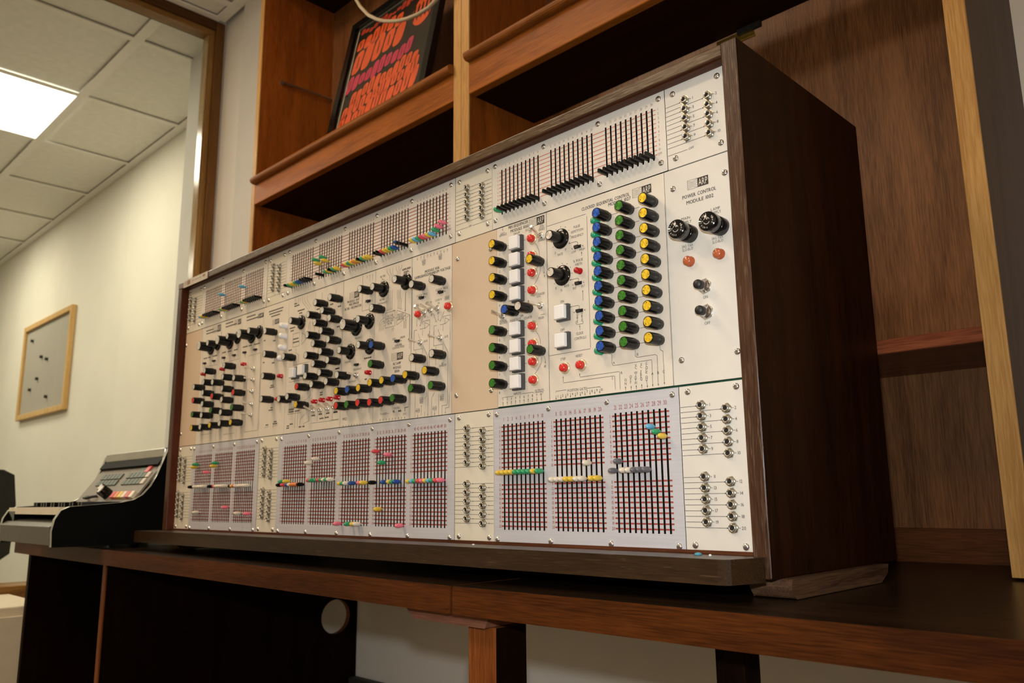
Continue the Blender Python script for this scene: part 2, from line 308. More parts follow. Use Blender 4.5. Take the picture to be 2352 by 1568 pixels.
# ------------------------------------------------------------------ framed poster (generic flowing pattern) leaning on the shelf
pf = thing('framed_poster', (-.465, .40, .938), 'black framed poster of orange and magenta wavy shapes leaning in bookcase', 'poster')
PX0, PX1, PH = -.675, -.255, .455; TILT = .205
def pp(x, h, d=0.): return (x, .385+h*TILT-d, .938+h-d*TILT)     # point on the leaning sheet: x, height along z, offset towards the room
def slab(x0, x1, h0, h1, d0, d1):
    m = MB(); vs = [pp(x, h, d) for d in (d0, d1) for (x, h) in ((x0,h0),(x1,h0),(x1,h1),(x0,h1))]
    return m.add(vs, [(3,2,1,0),(4,5,6,7),(0,1,5,4),(1,2,6,5),(2,3,7,6),(3,0,4,7)])
FW = .022
slab(PX0, PX0+FW, 0, PH, 0, .018).build('frame_side', 'gloss_black', pf); slab(PX1-FW, PX1, 0, PH, 0, .018).build('frame_side', 'gloss_black', pf)
slab(PX0+FW, PX1-FW, 0, FW, 0, .018).build('frame_side', 'gloss_black', pf); slab(PX0+FW, PX1-FW, PH-FW, PH, 0, .018).build('frame_side', 'gloss_black', pf)
slab(PX0+FW, PX1-FW, FW, PH-FW, .002, .004).build('mat', 'mat_white', pf)
pr = slab(PX0+FW+.008, PX1-FW-.008, FW+.008, PH-FW-.008, .004, .0055).build('poster_sheet', 'poster_black', pf)
def blob(pts, d=.006):
    m = MB(); n = len(pts); m.add([pp(PX0+.03+u*.36, .03+v*.395, d) for u, v in pts], [tuple(range(n))]); return m
def wavy(v0, v1, u0, u1, slope, seed, n=40, gaps=9):
    # a flowing row of upright, unreadable drop shapes
    m = MB(); rnd = random.Random(seed); du = (u1-u0)/gaps
    for k in range(gaps):
        a = u0+k*du+du*.06; b = u0+(k+1)*du-du*.06; lo = v0+slope*(a-u0)+.012*math.sin(k*1.7+seed); hi = v1+slope*(a-u0)+.018*math.sin(k*1.3+seed*2)
        c = (a+b)/2; sk = (hi-lo)*.12; P = []
        for i in range(14):
            t = 2*PI*i/14; P.append((c+(b-a)*.5*math.copysign(abs(math.cos(t))**.6, math.cos(t))+sk*math.sin(t), (lo+hi)/2+(hi-lo)*.5*math.copysign(abs(math.sin(t))**.6, math.sin(t))))
        m.add([pp(PX0+.03+u*.36, .03+v*.395, .006) for u, v in P], [tuple(range(14))])
        Q = [(c+(u-c)*.10+sk*.1, (lo+hi)/2+(v-(lo+hi)/2)*.55) for u, v in P]
        if k % 3 != 1: m.add([pp(PX0+.03+u*.36, .03+v*.395, .0064) for u, v in Q], [tuple(range(14))], 1)
    return m
for v0, v1, u0, u1, sl, sd, gp, mt in ((.93,.97,.03,.72,.0,1,12,'poster_red'), (.79,.90,.02,.60,.03,2,6,'poster_orange'), (.60,.79,.02,.66,.06,3,5,'poster_orange'), (.46,.57,.0,.80,.05,4,10,'poster_pink'),
        (.34,.44,.10,.90,.06,5,11,'poster_orange'), (.24,.34,.02,.92,.08,6,12,'poster_orange'), (.12,.25,.0,.94,.09,7,11,'poster_orange'), (.02,.12,.02,.96,.07,8,10,'poster_orange')):
    wavy(v0, v1, u0, u1, sl, sd, gaps=gp).build('wavy_shape_row', [mt, 'poster_black'], pr)
ov = blob([(.84+.115*math.cos(2*PI*i/24), .80+.12*math.sin(2*PI*i/24)) for i in range(24)])
for k in range(5):
    c = .745+k*.045; ov.add([pp(PX0+.03+(c+.012*math.cos(2*PI*i/10))*.36, .03+(.80+.07*math.sin(2*PI*i/10))*.395, .0064) for i in range(10)], [tuple(range(10))], 1)
ov.build('oval_emblem', ['poster_orange', 'poster_black'], pr)
slab(PX0+FW, PX1-FW, FW, PH-FW, .012, .0135).build('glazing', 'pane_glass', pf)

# loop of grey cable hanging down in front of the poster
pts = [(-.445,.335,1.69),(-.445,.305,1.686),(-.440,.302,1.50),(-.430,.30,1.36),(-.4183,.300,1.2747),(-.400,.300,1.2477),(-.3648,.300,1.2086),(-.3274,.300,1.1797),(-.2985,.300,1.1624),(-.2704,.300,1.1492),(-.243,.300,1.1379),(-.2096,.300,1.1284),(-.1708,.300,1.1217),(-.1332,.300,1.1207),(-.1057,.300,1.128),(-.083,.300,1.148),(-.069,.300,1.20),(-.064,.30,1.32),(-.062,.30,1.55),(-.062,.305,1.686),(-.062,.335,1.69)]
tag(MB().tube(pts, .0045, 10).build('hanging_cable', 'cable_grey'), 'grey cable hanging in a loop in front of the poster', 'cable')

# ------------------------------------------------------------------ desk
dk = thing('desk', (-.05, .2, ZF), 'long dark wooden desk carrying the synthesizer and keyboard', 'desk')
YF = -.10; YK = .5525
def zt(x): return -.0425 - .0045*max(0, 1-abs(x-.41)/1.1)        # the boards sag towards their joint
def board(x0, x1):
    z0, z1 = zt(x0), zt(x1); T = .031; m = MB()
    vs = [(x0,YF,z0-T),(x1,YF,z1-T),(x1,YK,z1-T),(x0,YK,z0-T),(x0,YF,z0),(x1,YF,z1),(x1,YK,z1),(x0,YK,z0)]
    m.add(vs, [(4,5,6,7),(0,3,2,1),(2,3,7,6)], 0); m.add(vs, [(0,1,5,4),(1,2,6,5),(3,0,4,7)], 1)
    return m.build('worktop_board', ['desk_top', 'desk_edge'], dk, .0022)
board(-1.325, .4075); board(.4112, 1.75)
def panel_with_hole():
    # upright panel running back to the wall (plane of constant x) with a round cable hole near its rear edge
    m = MB(); x0, x1, y0, y1, z0, z1 = -.768, -.752, -.066, .578, ZF, zt(-.76)-.0325
    cy, cz, r, n, R = .512, -.2457, .043, 40, .052; ring = [(cy+r*math.cos(2*PI*i/n), cz+r*math.sin(2*PI*i/n)) for i in range(n)]
    for (a, b, c, d) in ((y0,cy-R,z0,z1),(cy+R,y1,z0,z1),(cy-R,cy+R,z0,cz-R),(cy-R,cy+R,cz+R,z1)): m.box(x0, x1, a, b, c, d)
    sq = []
    for i in range(n):
        a = 2*PI*i/n; k = R/max(abs(math.cos(a)), abs(math.sin(a))); sq.append((cy+k*math.cos(a), cz+k*math.sin(a)))
    for i in range(n):
        j = (i+1) % n
        for x, fl in ((x0, 0), (x1, 1)):
            q = [(x,*ring[i]),(x,*sq[i]),(x,*sq[j]),(x,*ring[j])]; m.quad(*(q if fl else q[::-1]))
        m.add([(x0,*ring[i]),(x0,*ring[j]),(x1,*ring[j]),(x1,*ring[i])], [(0,1,2,3)], 1)
    return m
tag(panel_with_hole().build('side_panel', ['desk_panel', 'bracket_wood'], dk), 'dark side panel with a round cable hole')
MB().box(-.769, -.751, -.070, -.066, ZF, zt(-.76)-.0325).build('edge_strip', 'desk_leg', dk, .001)
MB().box(-1.318, -1.300, -.066, .552, ZF, zt(-1.3)-.0325).build('side_panel', 'desk_panel', dk)
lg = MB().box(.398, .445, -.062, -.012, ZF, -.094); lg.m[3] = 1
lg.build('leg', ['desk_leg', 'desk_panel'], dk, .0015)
MB().box(.690, .722, .0, .03, ZF, zt(.7)-.033).build('leg', 'desk_panel', dk, .0015)
MB().box(1.60, 1.65, -.062, -.02, ZF, zt(1.62)-.033).build('leg', 'desk_leg', dk, .0015)
m = MB(); m.prism([(.292,-.0795),(.312,-.094),(.440,-.094),(.447,-.0795)], 1, -.075, .10); m.build('support_bracket', 'bracket_wood', dk, .0015)

# wooden blocks under the synthesizer
def block(xc, label):
    zt_ = zt(xc); m = MB(); w = .022
    prof = [(.006,-.026),(.003,-.034),(.012,zt_+.0006),(.215,zt_+.0006),(.234,-.036),(.238,-.026)]
    m.prism(prof, 0, xc-w, xc+w); return tag(m.build('wooden_block', 'block_wood', None, .003), label, 'block', 'blocks propping the synthesizer')
block(.752, 'rough wooden block under the right end of the synthesizer'); block(-.555, 'wooden block under the left end of the synthesizer')

# ------------------------------------------------------------------ keyboard instrument left of the synthesizer
kb = thing('electronic_keyboard', (-.88, -.05, ZD), 'small black sided electronic keyboard with raised control panel on desk', 'keyboard')
prof = [(-.198,-.036),(-.200,-.004),(-.196,.018),(-.186,.036),(-.170,.0435),(-.12,.047),(-.07,.051),(-.045,.056),(-.026,.067),(-.010,.086),(.002,.110),(.016,.148),(.022,.166),(.030,.172),(.13,.172),(.14,.165),(.14,-.036)]
KX0, KX1 = -1.075, -.692
def cheek(x0, x1):
    c = MB().prism(prof, 0, x0, x1).build('end_cheek', 'vinyl', kb, .0015)
    t = MB(); a, b = x0-.001, x1+.001
    for p, q in zip(prof[:13], prof[1:14]): t.add([(a,p[0],p[1]),(b,p[0],p[1]),(b,q[0],q[1]),(a,q[0],q[1])], [(0,1,2,3)])
    t.v = [(x, y-.0006, z+.0006) for x, y, z in t.v]; t.build('trim_strip', 'silver_trim', c)
cheek(KX1-.012, KX1); cheek(KX0, KX0+.012)
xa, xb = KX0+.012, KX1-.012
MB().prism([(-.2,-.032),(-.202,.004),(-.190,.012),(-.176,.016),(-.176,-.032)], 0, xa, xb).build('front_lip', 'lip_grey', kb, .001)
MB().box(xa, xb, -.176, .13, -.030, .018).build('base_case', 'vinyl', kb)
MB().box(xa, xa+.05, -.188, -.172, .012, .034).build('side_block', 'gloss_black', kb)
nk = 20; kw = (xb-xa)/nk
for i in range(nk): MB().box(xa+i*kw+.0005, xa+(i+1)*kw-.0005, -.187, -.055, .028, .0425).build('white_key', 'key_white', kb)
for i in range(nk-1):
    if i % 7 in (2, 6): continue
    MB().box(xa+(i+1)*kw-.0045, xa+(i+1)*kw+.0045, -.140, -.055, .0425, .0535).build('black_key', 'gloss_black', kb)
def cp(x, t, d=0.): # control panel surface: t 0..1 up the slope, d proud of it
    y = -.052+.072*t; z = .050+.098*t; return (x, y-d*.806, z+d*.592)
def cpslab(x0, x1, t0, t1, d0, d1):
    m = MB(); vs = [cp(x, t, d) for d in (d0, d1) for (x, t) in ((x0,t0),(x1,t0),(x1,t1),(x0,t1))]
    return m.add(vs, [(3,2,1,0),(4,5,6,7),(0,1,5,4),(1,2,6,5),(2,3,7,6),(3,0,4,7)])
cp_o = cpslab(xa, xb, 0, 1, -.008, -.004).build('control_panel', 'panel_grey', kb)
MB().box(xa, xb, .018, .135, .150, .172).build('top_rail', 'silver_trim', kb, .003)
cpslab(xa, xb, .84, 1.0, -.004, .004).build('border_bar', 'vinyl', kb)  # black border along the top of the control panel
for r_ in range(2):
    for k in range(2):
        for j in range(6):
            x0 = xa+.05+k*.165+j*.022; cpslab(x0, x0+.019, .44+r_*.15, .56+r_*.15, -.004, -.001).build('tab_button', 'key_green' if j < 5 or k == 0 else 'mat_white', cp_o)
for j, c in enumerate(('handle_r','handle_o','handle_y','handle_w','handle_r','handle_w')):
    x0 = xa+.225+j*.022; cpslab(x0, x0+.019, .12, .25, -.004, .003).build('coloured_tab', c, cp_o)
cpslab(xa+.26, xa+.30, .70, .82, -.004, -.002).build('indicator_strip', 'key_green', cp_o); cpslab(xa+.302, xa+.322, .70, .84, -.004, 0).build('indicator_lamp', 'handle_r', cp_o)
def cpknob(x, t, r, h):
    m = MB(); c = Vector(cp(x, t, -.004)); n = Vector((0, -.806, .592)); m.tube([c, c+n*h], r, 14); m.tube([c+n*h, c+n*(h+.0015)], r*.7, 14, 1)
    m.build('control_knob', ['gloss_black', 'white_mark_glint'], cp_o)
cpknob(xa+.185, .22, .013, .022); cpknob(xa+.155, .30, .010, .018)
m = MB(); m.tube([cp(xa+.07,.17,-.002), cp(xa+.075,.1,.006), cp(xa+.10,.08,.008), cp(xa+.12,.12,.006), cp(xa+.125,.19,-.002)], .0035, 8); m.build('pull_handle', 'matt_black', cp_o)
for x in (KX0+.03, KX1-.03):
    for y in (-.08, .10): MB().lathe([(.010, 0), (.009, .0080)], (x, y, zt(x)), 12, axis=2, cap0=True).build('rubber_foot', 'matt_black', kb)

# ------------------------------------------------------------------ things beyond the desk's left end
ch = thing('office_chair', (-2.62, .012, ZF), 'dark upholstered chair standing in the next room behind the glass', 'chair')
CX, CY = -2.62, .012
m = MB(); bp_ = []
for i in range(9):
    t = i/8; bp_.append((.02-.05*t*t, -.17+.36*t))
def chair_back():
    m = MB(); n = 10
    for k, off in ((0, 0.), (1, .045)):
        pass
    out = []
    for i in range(n):
        a = 2*PI*i/n
    pts = [(-.20,-.14),(-.205,.05),(-.19,.165),(-.15,.185),(.15,.185),(.19,.165),(.205,.05),(.20,-.14),(.16,-.17),(-.16,-.17)]
    m.prism([(CY+p[0], p[1]) for p in pts], 0, CX-.03, CX+.03); return m
chair_back().build('backrest', 'chair_fabric', ch, .012)
MB().prism([(CX-.50,CY-.21),(CX-.06,CY-.21),(CX-.03,CY-.18),(CX-.03,CY+.18),(CX-.06,CY+.21),(CX-.50,CY+.21),(CX-.52,CY+.18),(CX-.52,CY-.18)], 2, -.36, -.30).build('seat', 'chair_fabric', ch, .012)
MB().tube([(CX-.02,CY,-.15),(CX+.0,CY,-.30),(CX-.08,CY,-.385),(CX-.22,CY,-.385)], .014, 8).build('back_support', 'matt_black', ch)
MB().lathe([(.024,0),(.024,.25),(.03,.26),(.03,.32)], (CX-.27,CY,ZF+.08), 14, axis=2, cap0=True).build('gas_column', 'matt_black', ch)
for i in range(5):
    a = 2*PI*i/5+.3; MB().tube([(CX-.27,CY,ZF+.10),(CX-.27+.26*math.cos(a),CY+.26*math.sin(a),ZF+.055)], .018, 8, r1=.012).build('base_leg', 'matt_black', ch)
    MB().lathe([(.022,-.012),(.025,-.008),(.025,.008),(.022,.012)], (CX-.27+.26*math.cos(a),CY+.26*math.sin(a),ZF+.025), 12, axis=0, cap0=True).build('castor', 'matt_black', ch)
sc = thing('storage_cabinet', (-1.54, -.18, ZF), 'low white cabinet beside the left end of the desk', 'cabinet')
MB().box(-1.735, -1.345, -.34, .0, ZF, -.212).build('cabinet_body', 'cabinet_white', sc, .004)
dd = MB().box(-1.343, -1.329, -.335, -.005, ZF+.03, -.235).build('cabinet_door', 'cabinet_white', sc, .002)
MB().tube([(-1.329,-.035,-.262),(-1.322,-.035,-.262)], .006, 10).build('door_lock', 'nickel', dd)
nb = thing('notice_board', (-4.70, .84, .60), 'grey pin board with beech frame on the next room wall', 'notice board')
x0, x1, z0, z1, yn = -5.20, -4.21, .605, 1.255, .856
MB().box(x0+.03, x1-.03, yn-.012, yn-.001, z0+.03, z1-.03).build('pin_surface', 'board_grey', nb)
for a, b, c, d in ((x0,x0+.035,z0,z1),(x1-.035,x1,z0,z1),(x0+.035,x1-.035,z0,z0+.035),(x0+.035,x1-.035,z1-.035,z1)): MB().box(a, b, yn-.03, yn-.001, c, d).build('frame_side', 'beech', nb, .004)
for x, z in ((-5.02,1.14),(-4.78,1.0),(-4.66,.97),(-4.83,.86),(-4.97,.80),(-4.60,.72)): MB().lathe([(.012,0),(.009,.008),(.011,.016)], (x, yn-.012, z), 10).build('push_pin', 'matt_black', nb)

# measured positions on the front panel (x, z in metres) and its print
K_ALL=[(-.4365,.3097,'m'),(-.3524,.3102,'m'),(-.4389,.2868,'m'),(-.3979,.2824,'m'),(-.3556,.2882,'m'),(-.3085,.2810,'m'),(-.4822,.2814,'m'),
(-.3560,.2655,'m'),(-.3079,.2535,'r'),(-.4394,.2652,'m'),(-.3969,.2543,'r'),(-.3546,.2438,'m'),(-.4811,.2538,'r'),(-.4378,.2429,'m'),
(-.3105,.2250,'g'),(-.3987,.2269,'g'),(-.3555,.2194,'m'),(-.4813,.2253,'g'),(-.4389,.2204,'m'),(-.4809,.1978,'y'),(-.4412,.1974,'m'),
(-.3993,.1980,'y'),(-.3581,.1987,'m'),(-.3123,.1973,'y'),(-.1971,.3547,'m'),(-.1959,.3124,'m'),(-.1979,.2724,'m'),(-.1990,.2307,'m'),
(-.1281,.2987,'m'),(-.0301,.3782,'m'),(.0143,.3792,'m'),(-.0517,.3611,'m'),(-.0078,.3610,'m'),(.0144,.3442,'m'),(-.0299,.3440,'m'),(-.0094,.3268,'m'),
(-.0520,.3260,'m'),(.0128,.3088,'m'),(-.0325,.3087,'m'),(-.0093,.2919,'m'),(-.0543,.2915,'m'),(.0129,.2745,'m'),(-.0302,.2741,'m'),(-.0099,.2567,'m'),
(-.0533,.2561,'m'),(.0108,.2397,'m'),(-.0331,.2397,'m'),(-.0792,.2408,'r'),(-.1370,.2250,'m'),(-.1092,.2265,'m'),(-.0800,.2104,'y'),(.0992,.3771,'m'),
(.2304,.3591,'m'),(.1320,.3410,'m'),(.2763,.3581,'m'),(.1335,.2829,'b'),(.1322,.2538,'g'),(.0423,.2468,'m'),(.0413,.2213,'y'),(.0721,.2206,'b'),
(.1021,.2199,'y'),(.1322,.2249,'y'),(.1618,.2253,'y'),(.1895,.2249,'b'),(.2184,.2271,'y'),(.2330,.2502,'m'),(.0418,.1978,'r'),(.0712,.1970,'g'),
(.1012,.1972,'r'),(.1323,.1952,'r'),(.1607,.1957,'r'),(.1890,.1960,'g'),(.2316,.2065,'g'),(.2777,.2503,'m'),(.2626,.2284,'y'),(.2763,.2059,'g'),
(.4221,.2886,'b'),(.4468,.2886,'m'),(.4678,.3457,'y'),(.4672,.2306,'g')]
SKIRTED=[(-.4300,.3655),(-.3449,.3668),(-.2587,.3649),(-.1085,.3597),(.1332,.3740),(.1897,.3748),(.0966,.3287),(.0465,.2864),(.0991,.2876),
(.5020,.3686),(.5032,.3209)]
BIGK=[(-.4602,.3632),(-.3774,.3633),(-.2882,.3627),(.0610,.3255)]
RLAMP=[(-.4814,.3097),(-.3964,.3101),(-.3082,.3090),(-.1685,.2706),(-.1732,.2295),(-.0515,.2142),(-.0284,.2145),(-.0057,.2143),(.0158,.2147),
(.1012,.2458),(.5318,.3205)]
SLIDES=[(-.4846,.3329),(-.4422,.3328),(-.3990,.3337),(-.3555,.3332),(-.3127,.3329),(-.2712,.3329),(.0931,.3619),(.1703,.2861),(.0648,.2628),
(.2274,.3429),(.2712,.3432),(.5288,.3519),(.5287,.3060),(.5293,.2717)]
TOG=[(-.2729,.2963,-.2664,.2960),(-.2723,.2755,-.2656,.2747),(-.2740,.2538,-.2703,.2533),(-.2736,.2298,-.2708,.2298),(-.2745,.2094,-.2707,.2095),
(-.0588,.1995,-.0529,.2027),(-.0372,.1986,-.0331,.2021),(-.0151,.1991,-.0092,.2021),(.0044,.1994,.0111,.2029),(.0664,.2456,.0889,.2445),
(.2341,.3197,.2391,.3232),(.2488,.3204,.2524,.3233),(.2642,.3205,.2671,.3234),(.2264,.2757,.2259,.2759),(.2714,.2759,.2708,.2756),
(.4684,.3804,.4719,.3852),(.4665,.2891,.4655,.2889),(.3979,.2868,.4000,.2880)]
TEXTS=[('MIX-SEQUENCER',.4276,.4057,.0361,1),('MODULE 1050',.4298,.3997,.0329,1),('EXT',.3985,.4004,.0074,0),('ADVANCE',.399,.3983,.0142,0),
('ON/OFF',.4249,.3945,.0119,0),('EXCLUSIVE',.4486,.3942,.0154,0),('ON',.4494,.3911,.0046,0),('EXT',.4695,.3949,.0056,0),('GATE',.4695,.3921,.0079,0),
('ENABLE',.4696,.389,.0105,0),('DISABLE',.4692,.375,.0121,0),('MANUAL',.398,.2806,.0132,0),('ADVANCE',.3984,.2777,.0142,0),
('PULSE RATE',.4209,.2782,.0189,0),('COUNTER',.4436,.2774,.0142,0),('OFF',.432,.2816,.006,0),('COUNTER',.4659,.3043,.0141,0),
('MIXER',.4662,.2733,.0095,0),('INPUTS',.4228,.1817,.0126,0),('OUTPUTS',.4607,.1819,.0155,0),('CLOCKED SEQUENTIAL CONTROL',.573,.3977,.0724,1),
('MODULE 1027',.5944,.3925,.0326,1),('PULSE',.5284,.3782,.01,0),('REPETITION',.5287,.3726,.0193,0),('FREQUENCY',.5287,.3662,.0197,0),
('LOW',.5224,.3471,.007,0),('HIGH',.5359,.3476,.0084,0),('RATE',.5005,.3488,.0084,0),('% PULSE',.5289,.3348,.0152,0),('WIDTH',.5295,.33,.0109,0),
('INT',.5226,.301,.0058,0),('EXT',.5358,.3012,.0054,0),('100',.5096,.3065,.0075,0),('ON',.5017,.2881,.0059,0),('OFF',.5013,.2525,.0068,0),
('CLOCK',.5288,.2442,.0111,0),('CONTROLS',.5292,.2383,.0185,0),('STEP',.5012,.2164,.0078,0),('RESET',.5267,.2172,.0102,0),
('POSITION GATES',.5225,.1769,.0304,0),('POWER CONTROL',.7014,.373,.0418,1),('MODULE 1002',.702,.3658,.0335,1),('MAIN',.6832,.3489,.0108,0),
('SUPPLY',.6833,.3442,.0142,0),('LAMP',.7202,.3501,.0111,0),('SUPPLY',.7203,.3459,.0127,0),('3AG 0.6A',.6836,.3176,.0139,0),
('SLO-BLO',.6836,.3136,.0131,0),('3AG 0.6A',.7205,.318,.0134,0),('SLO-BLO',.7206,.314,.0126,0),('ON',.7023,.257,.0057,0),('OFF',.7029,.2289,.0066,0),
('AMPLIFIER',.1893,.3951,.0217,0),('GAIN',.1889,.3909,.0124,0),('MODULE 1036',.2503,.3812,.0328,1),('SAMPLE&HOLD/RANDOM VOLTAGE',.2504,.376,.0814,1),
('CLOCK FREQ',.2274,.3473,.0254,0),('CLOCK FREQ',.2727,.3478,.0264,0),('CLOCK IN',.2427,.3326,.0146,0),('CLOCK IN',.2654,.3329,.0143,0),
('SINGLE',.216,.3339,.0101,0),('SAMPLE',.2153,.3311,.0101,0),('SINGLE',.2844,.3338,.01,0),('SAMPLE',.2843,.3309,.0106,0),
('CLOCK',.2308,.3994,.0089,0),('FREQ',.231,.3965,.0076,0),('MOD',.2312,.3933,.0064,0),('CLOCK',.2686,.3994,.0088,0),('FREQ',.269,.3962,.0075,0),
('MOD',.2691,.3934,.0069,0),('OFF',.2349,.3127,.0043,0),('OFF',.2499,.313,.0051,0),('OFF',.2651,.3131,.0047,0),('ON',.2654,.328,.0045,0),
('GATE',.2374,.2764,.008,0),('GATE',.283,.2764,.0082,0),('INT',.2755,.2387,.0048,0),('RANDOM',.2758,.236,.0139,0),('CLOCK',.2292,.1934,.0092,0),
('FREQ',.2291,.1904,.0079,0),('MOD',.2292,.1874,.0073,0),('CLOCK',.221,.1782,.0095,0),('PULSE',.2209,.1755,.0087,0),('CLOCK',.2744,.1933,.0088,0),
('FREQ',.2743,.1903,.0079,0),('MOD',.2743,.1874,.0072,0),('CLOCK',.2588,.1782,.0094,0),('PULSE',.2588,.1754,.0086,0),
('AMPLIFIER',.1895,.3952,.0215,0),('GAIN',.1889,.3902,.0122,0),('FILTER',.1296,.3954,.013,0),('Fc',.13,.3907,.0043,0),
('MODULE 1047',.0502,.3705,.0343,1),('MULTIMODE',.0521,.3652,.0276,1),('FILTER / RESONATOR',.0493,.3593,.0468,1),('FILTER',.1289,.3577,.0128,0),
('RESONANCE',.1298,.3522,.0234,0),('VOLTAGE',.1502,.3286,.016,0),('CONTROLLED',.1502,.3246,.0216,0),('LOW PASS',.1506,.3206,.0173,0),
('FILTER',.1501,.3166,.011,0),('VOLTAGE',.1764,.3266,.0153,0),('CONTROLLED',.1795,.3228,.0218,0),('AMPLIFIER',.177,.3192,.0166,0),
('EXPO',.1615,.2904,.0078,0),('LINEAR',.1824,.2904,.0119,0),('FREQUENCY',.0673,.3062,.0194,0),('AMPLIFIER',.1722,.2796,.0178,0),
('CONTROL MODE',.1723,.2762,.029,0),('FILTAMP',.1694,.252,.0191,1),('MODULE',.1699,.2459,.0191,1),('1006',.1701,.2404,.0115,1),
('FREQUENCY',.0403,.2704,.018,0),('RESONANCE',.0666,.2555,.0208,0),('OUTPUT',.0529,.2369,.0195,0),('AUDIO',.1406,.1785,.0111,0),
('CONTROL',.1708,.1845,.0158,0),('OUT',.1898,.1741,.0069,0),('INPUTS',.035,.1789,.0117,0),('1',.3921,.3724,0,0),('2',.3918,.3488,0,0),
('3',.3916,.3259,0,0),('4',.3913,.3023,0,0),('5',.3909,.2557,0,0),('6',.3906,.2327,0,0),('7',.3904,.2094,0,0),('8',.3901,.186,0,0),
('1',.3964,.1766,0,0),('2',.4042,.1766,0,0),('3',.4119,.1766,0,0),('4',.4195,.1766,0,0),('5',.427,.1766,0,0),('6',.4344,.1766,0,0),
('7',.4418,.1767,0,0),('8',.4491,.1767,0,0),('9',.4563,.177,0,0),('10',.4639,.177,0,0),('9',.4729,.3262,0,0),('10',.4712,.2111,0,0),
('S',.4923,.3524,0,0),('F',.5096,.3528,0,0),('0',.492,.3067,0,0),('%',.501,.3026,0,0),('1',.4914,.1718,0,0),('2',.4993,.172,0,0),
('3',.5071,.1722,0,0),('4',.5148,.1723,0,0),('5',.5224,.1725,0,0),('6',.53,.1726,0,0),('7',.5375,.1728,0,0),('8',.5449,.1729,0,0),
('9',.5522,.1731,0,0),('10',.5594,.1732,0,0),('S',.5754,.1846,0,0),('R',.5889,.1893,0,0),('A',.5783,.2022,0,0),('B',.6119,.2074,0,0),
('O',.594,.1805,0,0),('N',.5938,.1764,0,0),('O',.6014,.1834,0,0),('F',.6012,.1802,0,0),('F',.6011,.1769,0,0),('V',.6089,.1956,0,0),
('C',.6088,.1928,0,0),('W',.6085,.1871,0,0),('I',.6084,.1843,0,0),('D',.6082,.1814,0,0),('T',.6081,.1786,0,0),('H',.608,.1758,0,0),
('V',.6163,.1959,0,0),('C',.6161,.1931,0,0),('F',.6159,.1876,0,0),('R',.6157,.1849,0,0),('E',.6156,.1822,0,0),('Q',.6155,.1794,0,0),
('C',.6237,.1961,0,0),('L',.6236,.1935,0,0),('O',.6234,.1909,0,0),('C',.6233,.1884,0,0),('K',.6232,.1858,0,0),('O',.6229,.1807,0,0),
('U',.6228,.1781,0,0),('T',.6227,.1756,0,0),('A',.6308,.1836,0,0),('B',.6384,.1837,0,0),('C',.6456,.184,0,0),('G',.5255,.2674,0,0),
('A',.5254,.2645,0,0),('T',.5254,.2617,0,0),('E',.5253,.2589,0,0),('T',.533,.2672,0,0),('R',.5329,.2646,0,0),('I',.5328,.2619,0,0),
('G',.5328,.2593,0,0),]
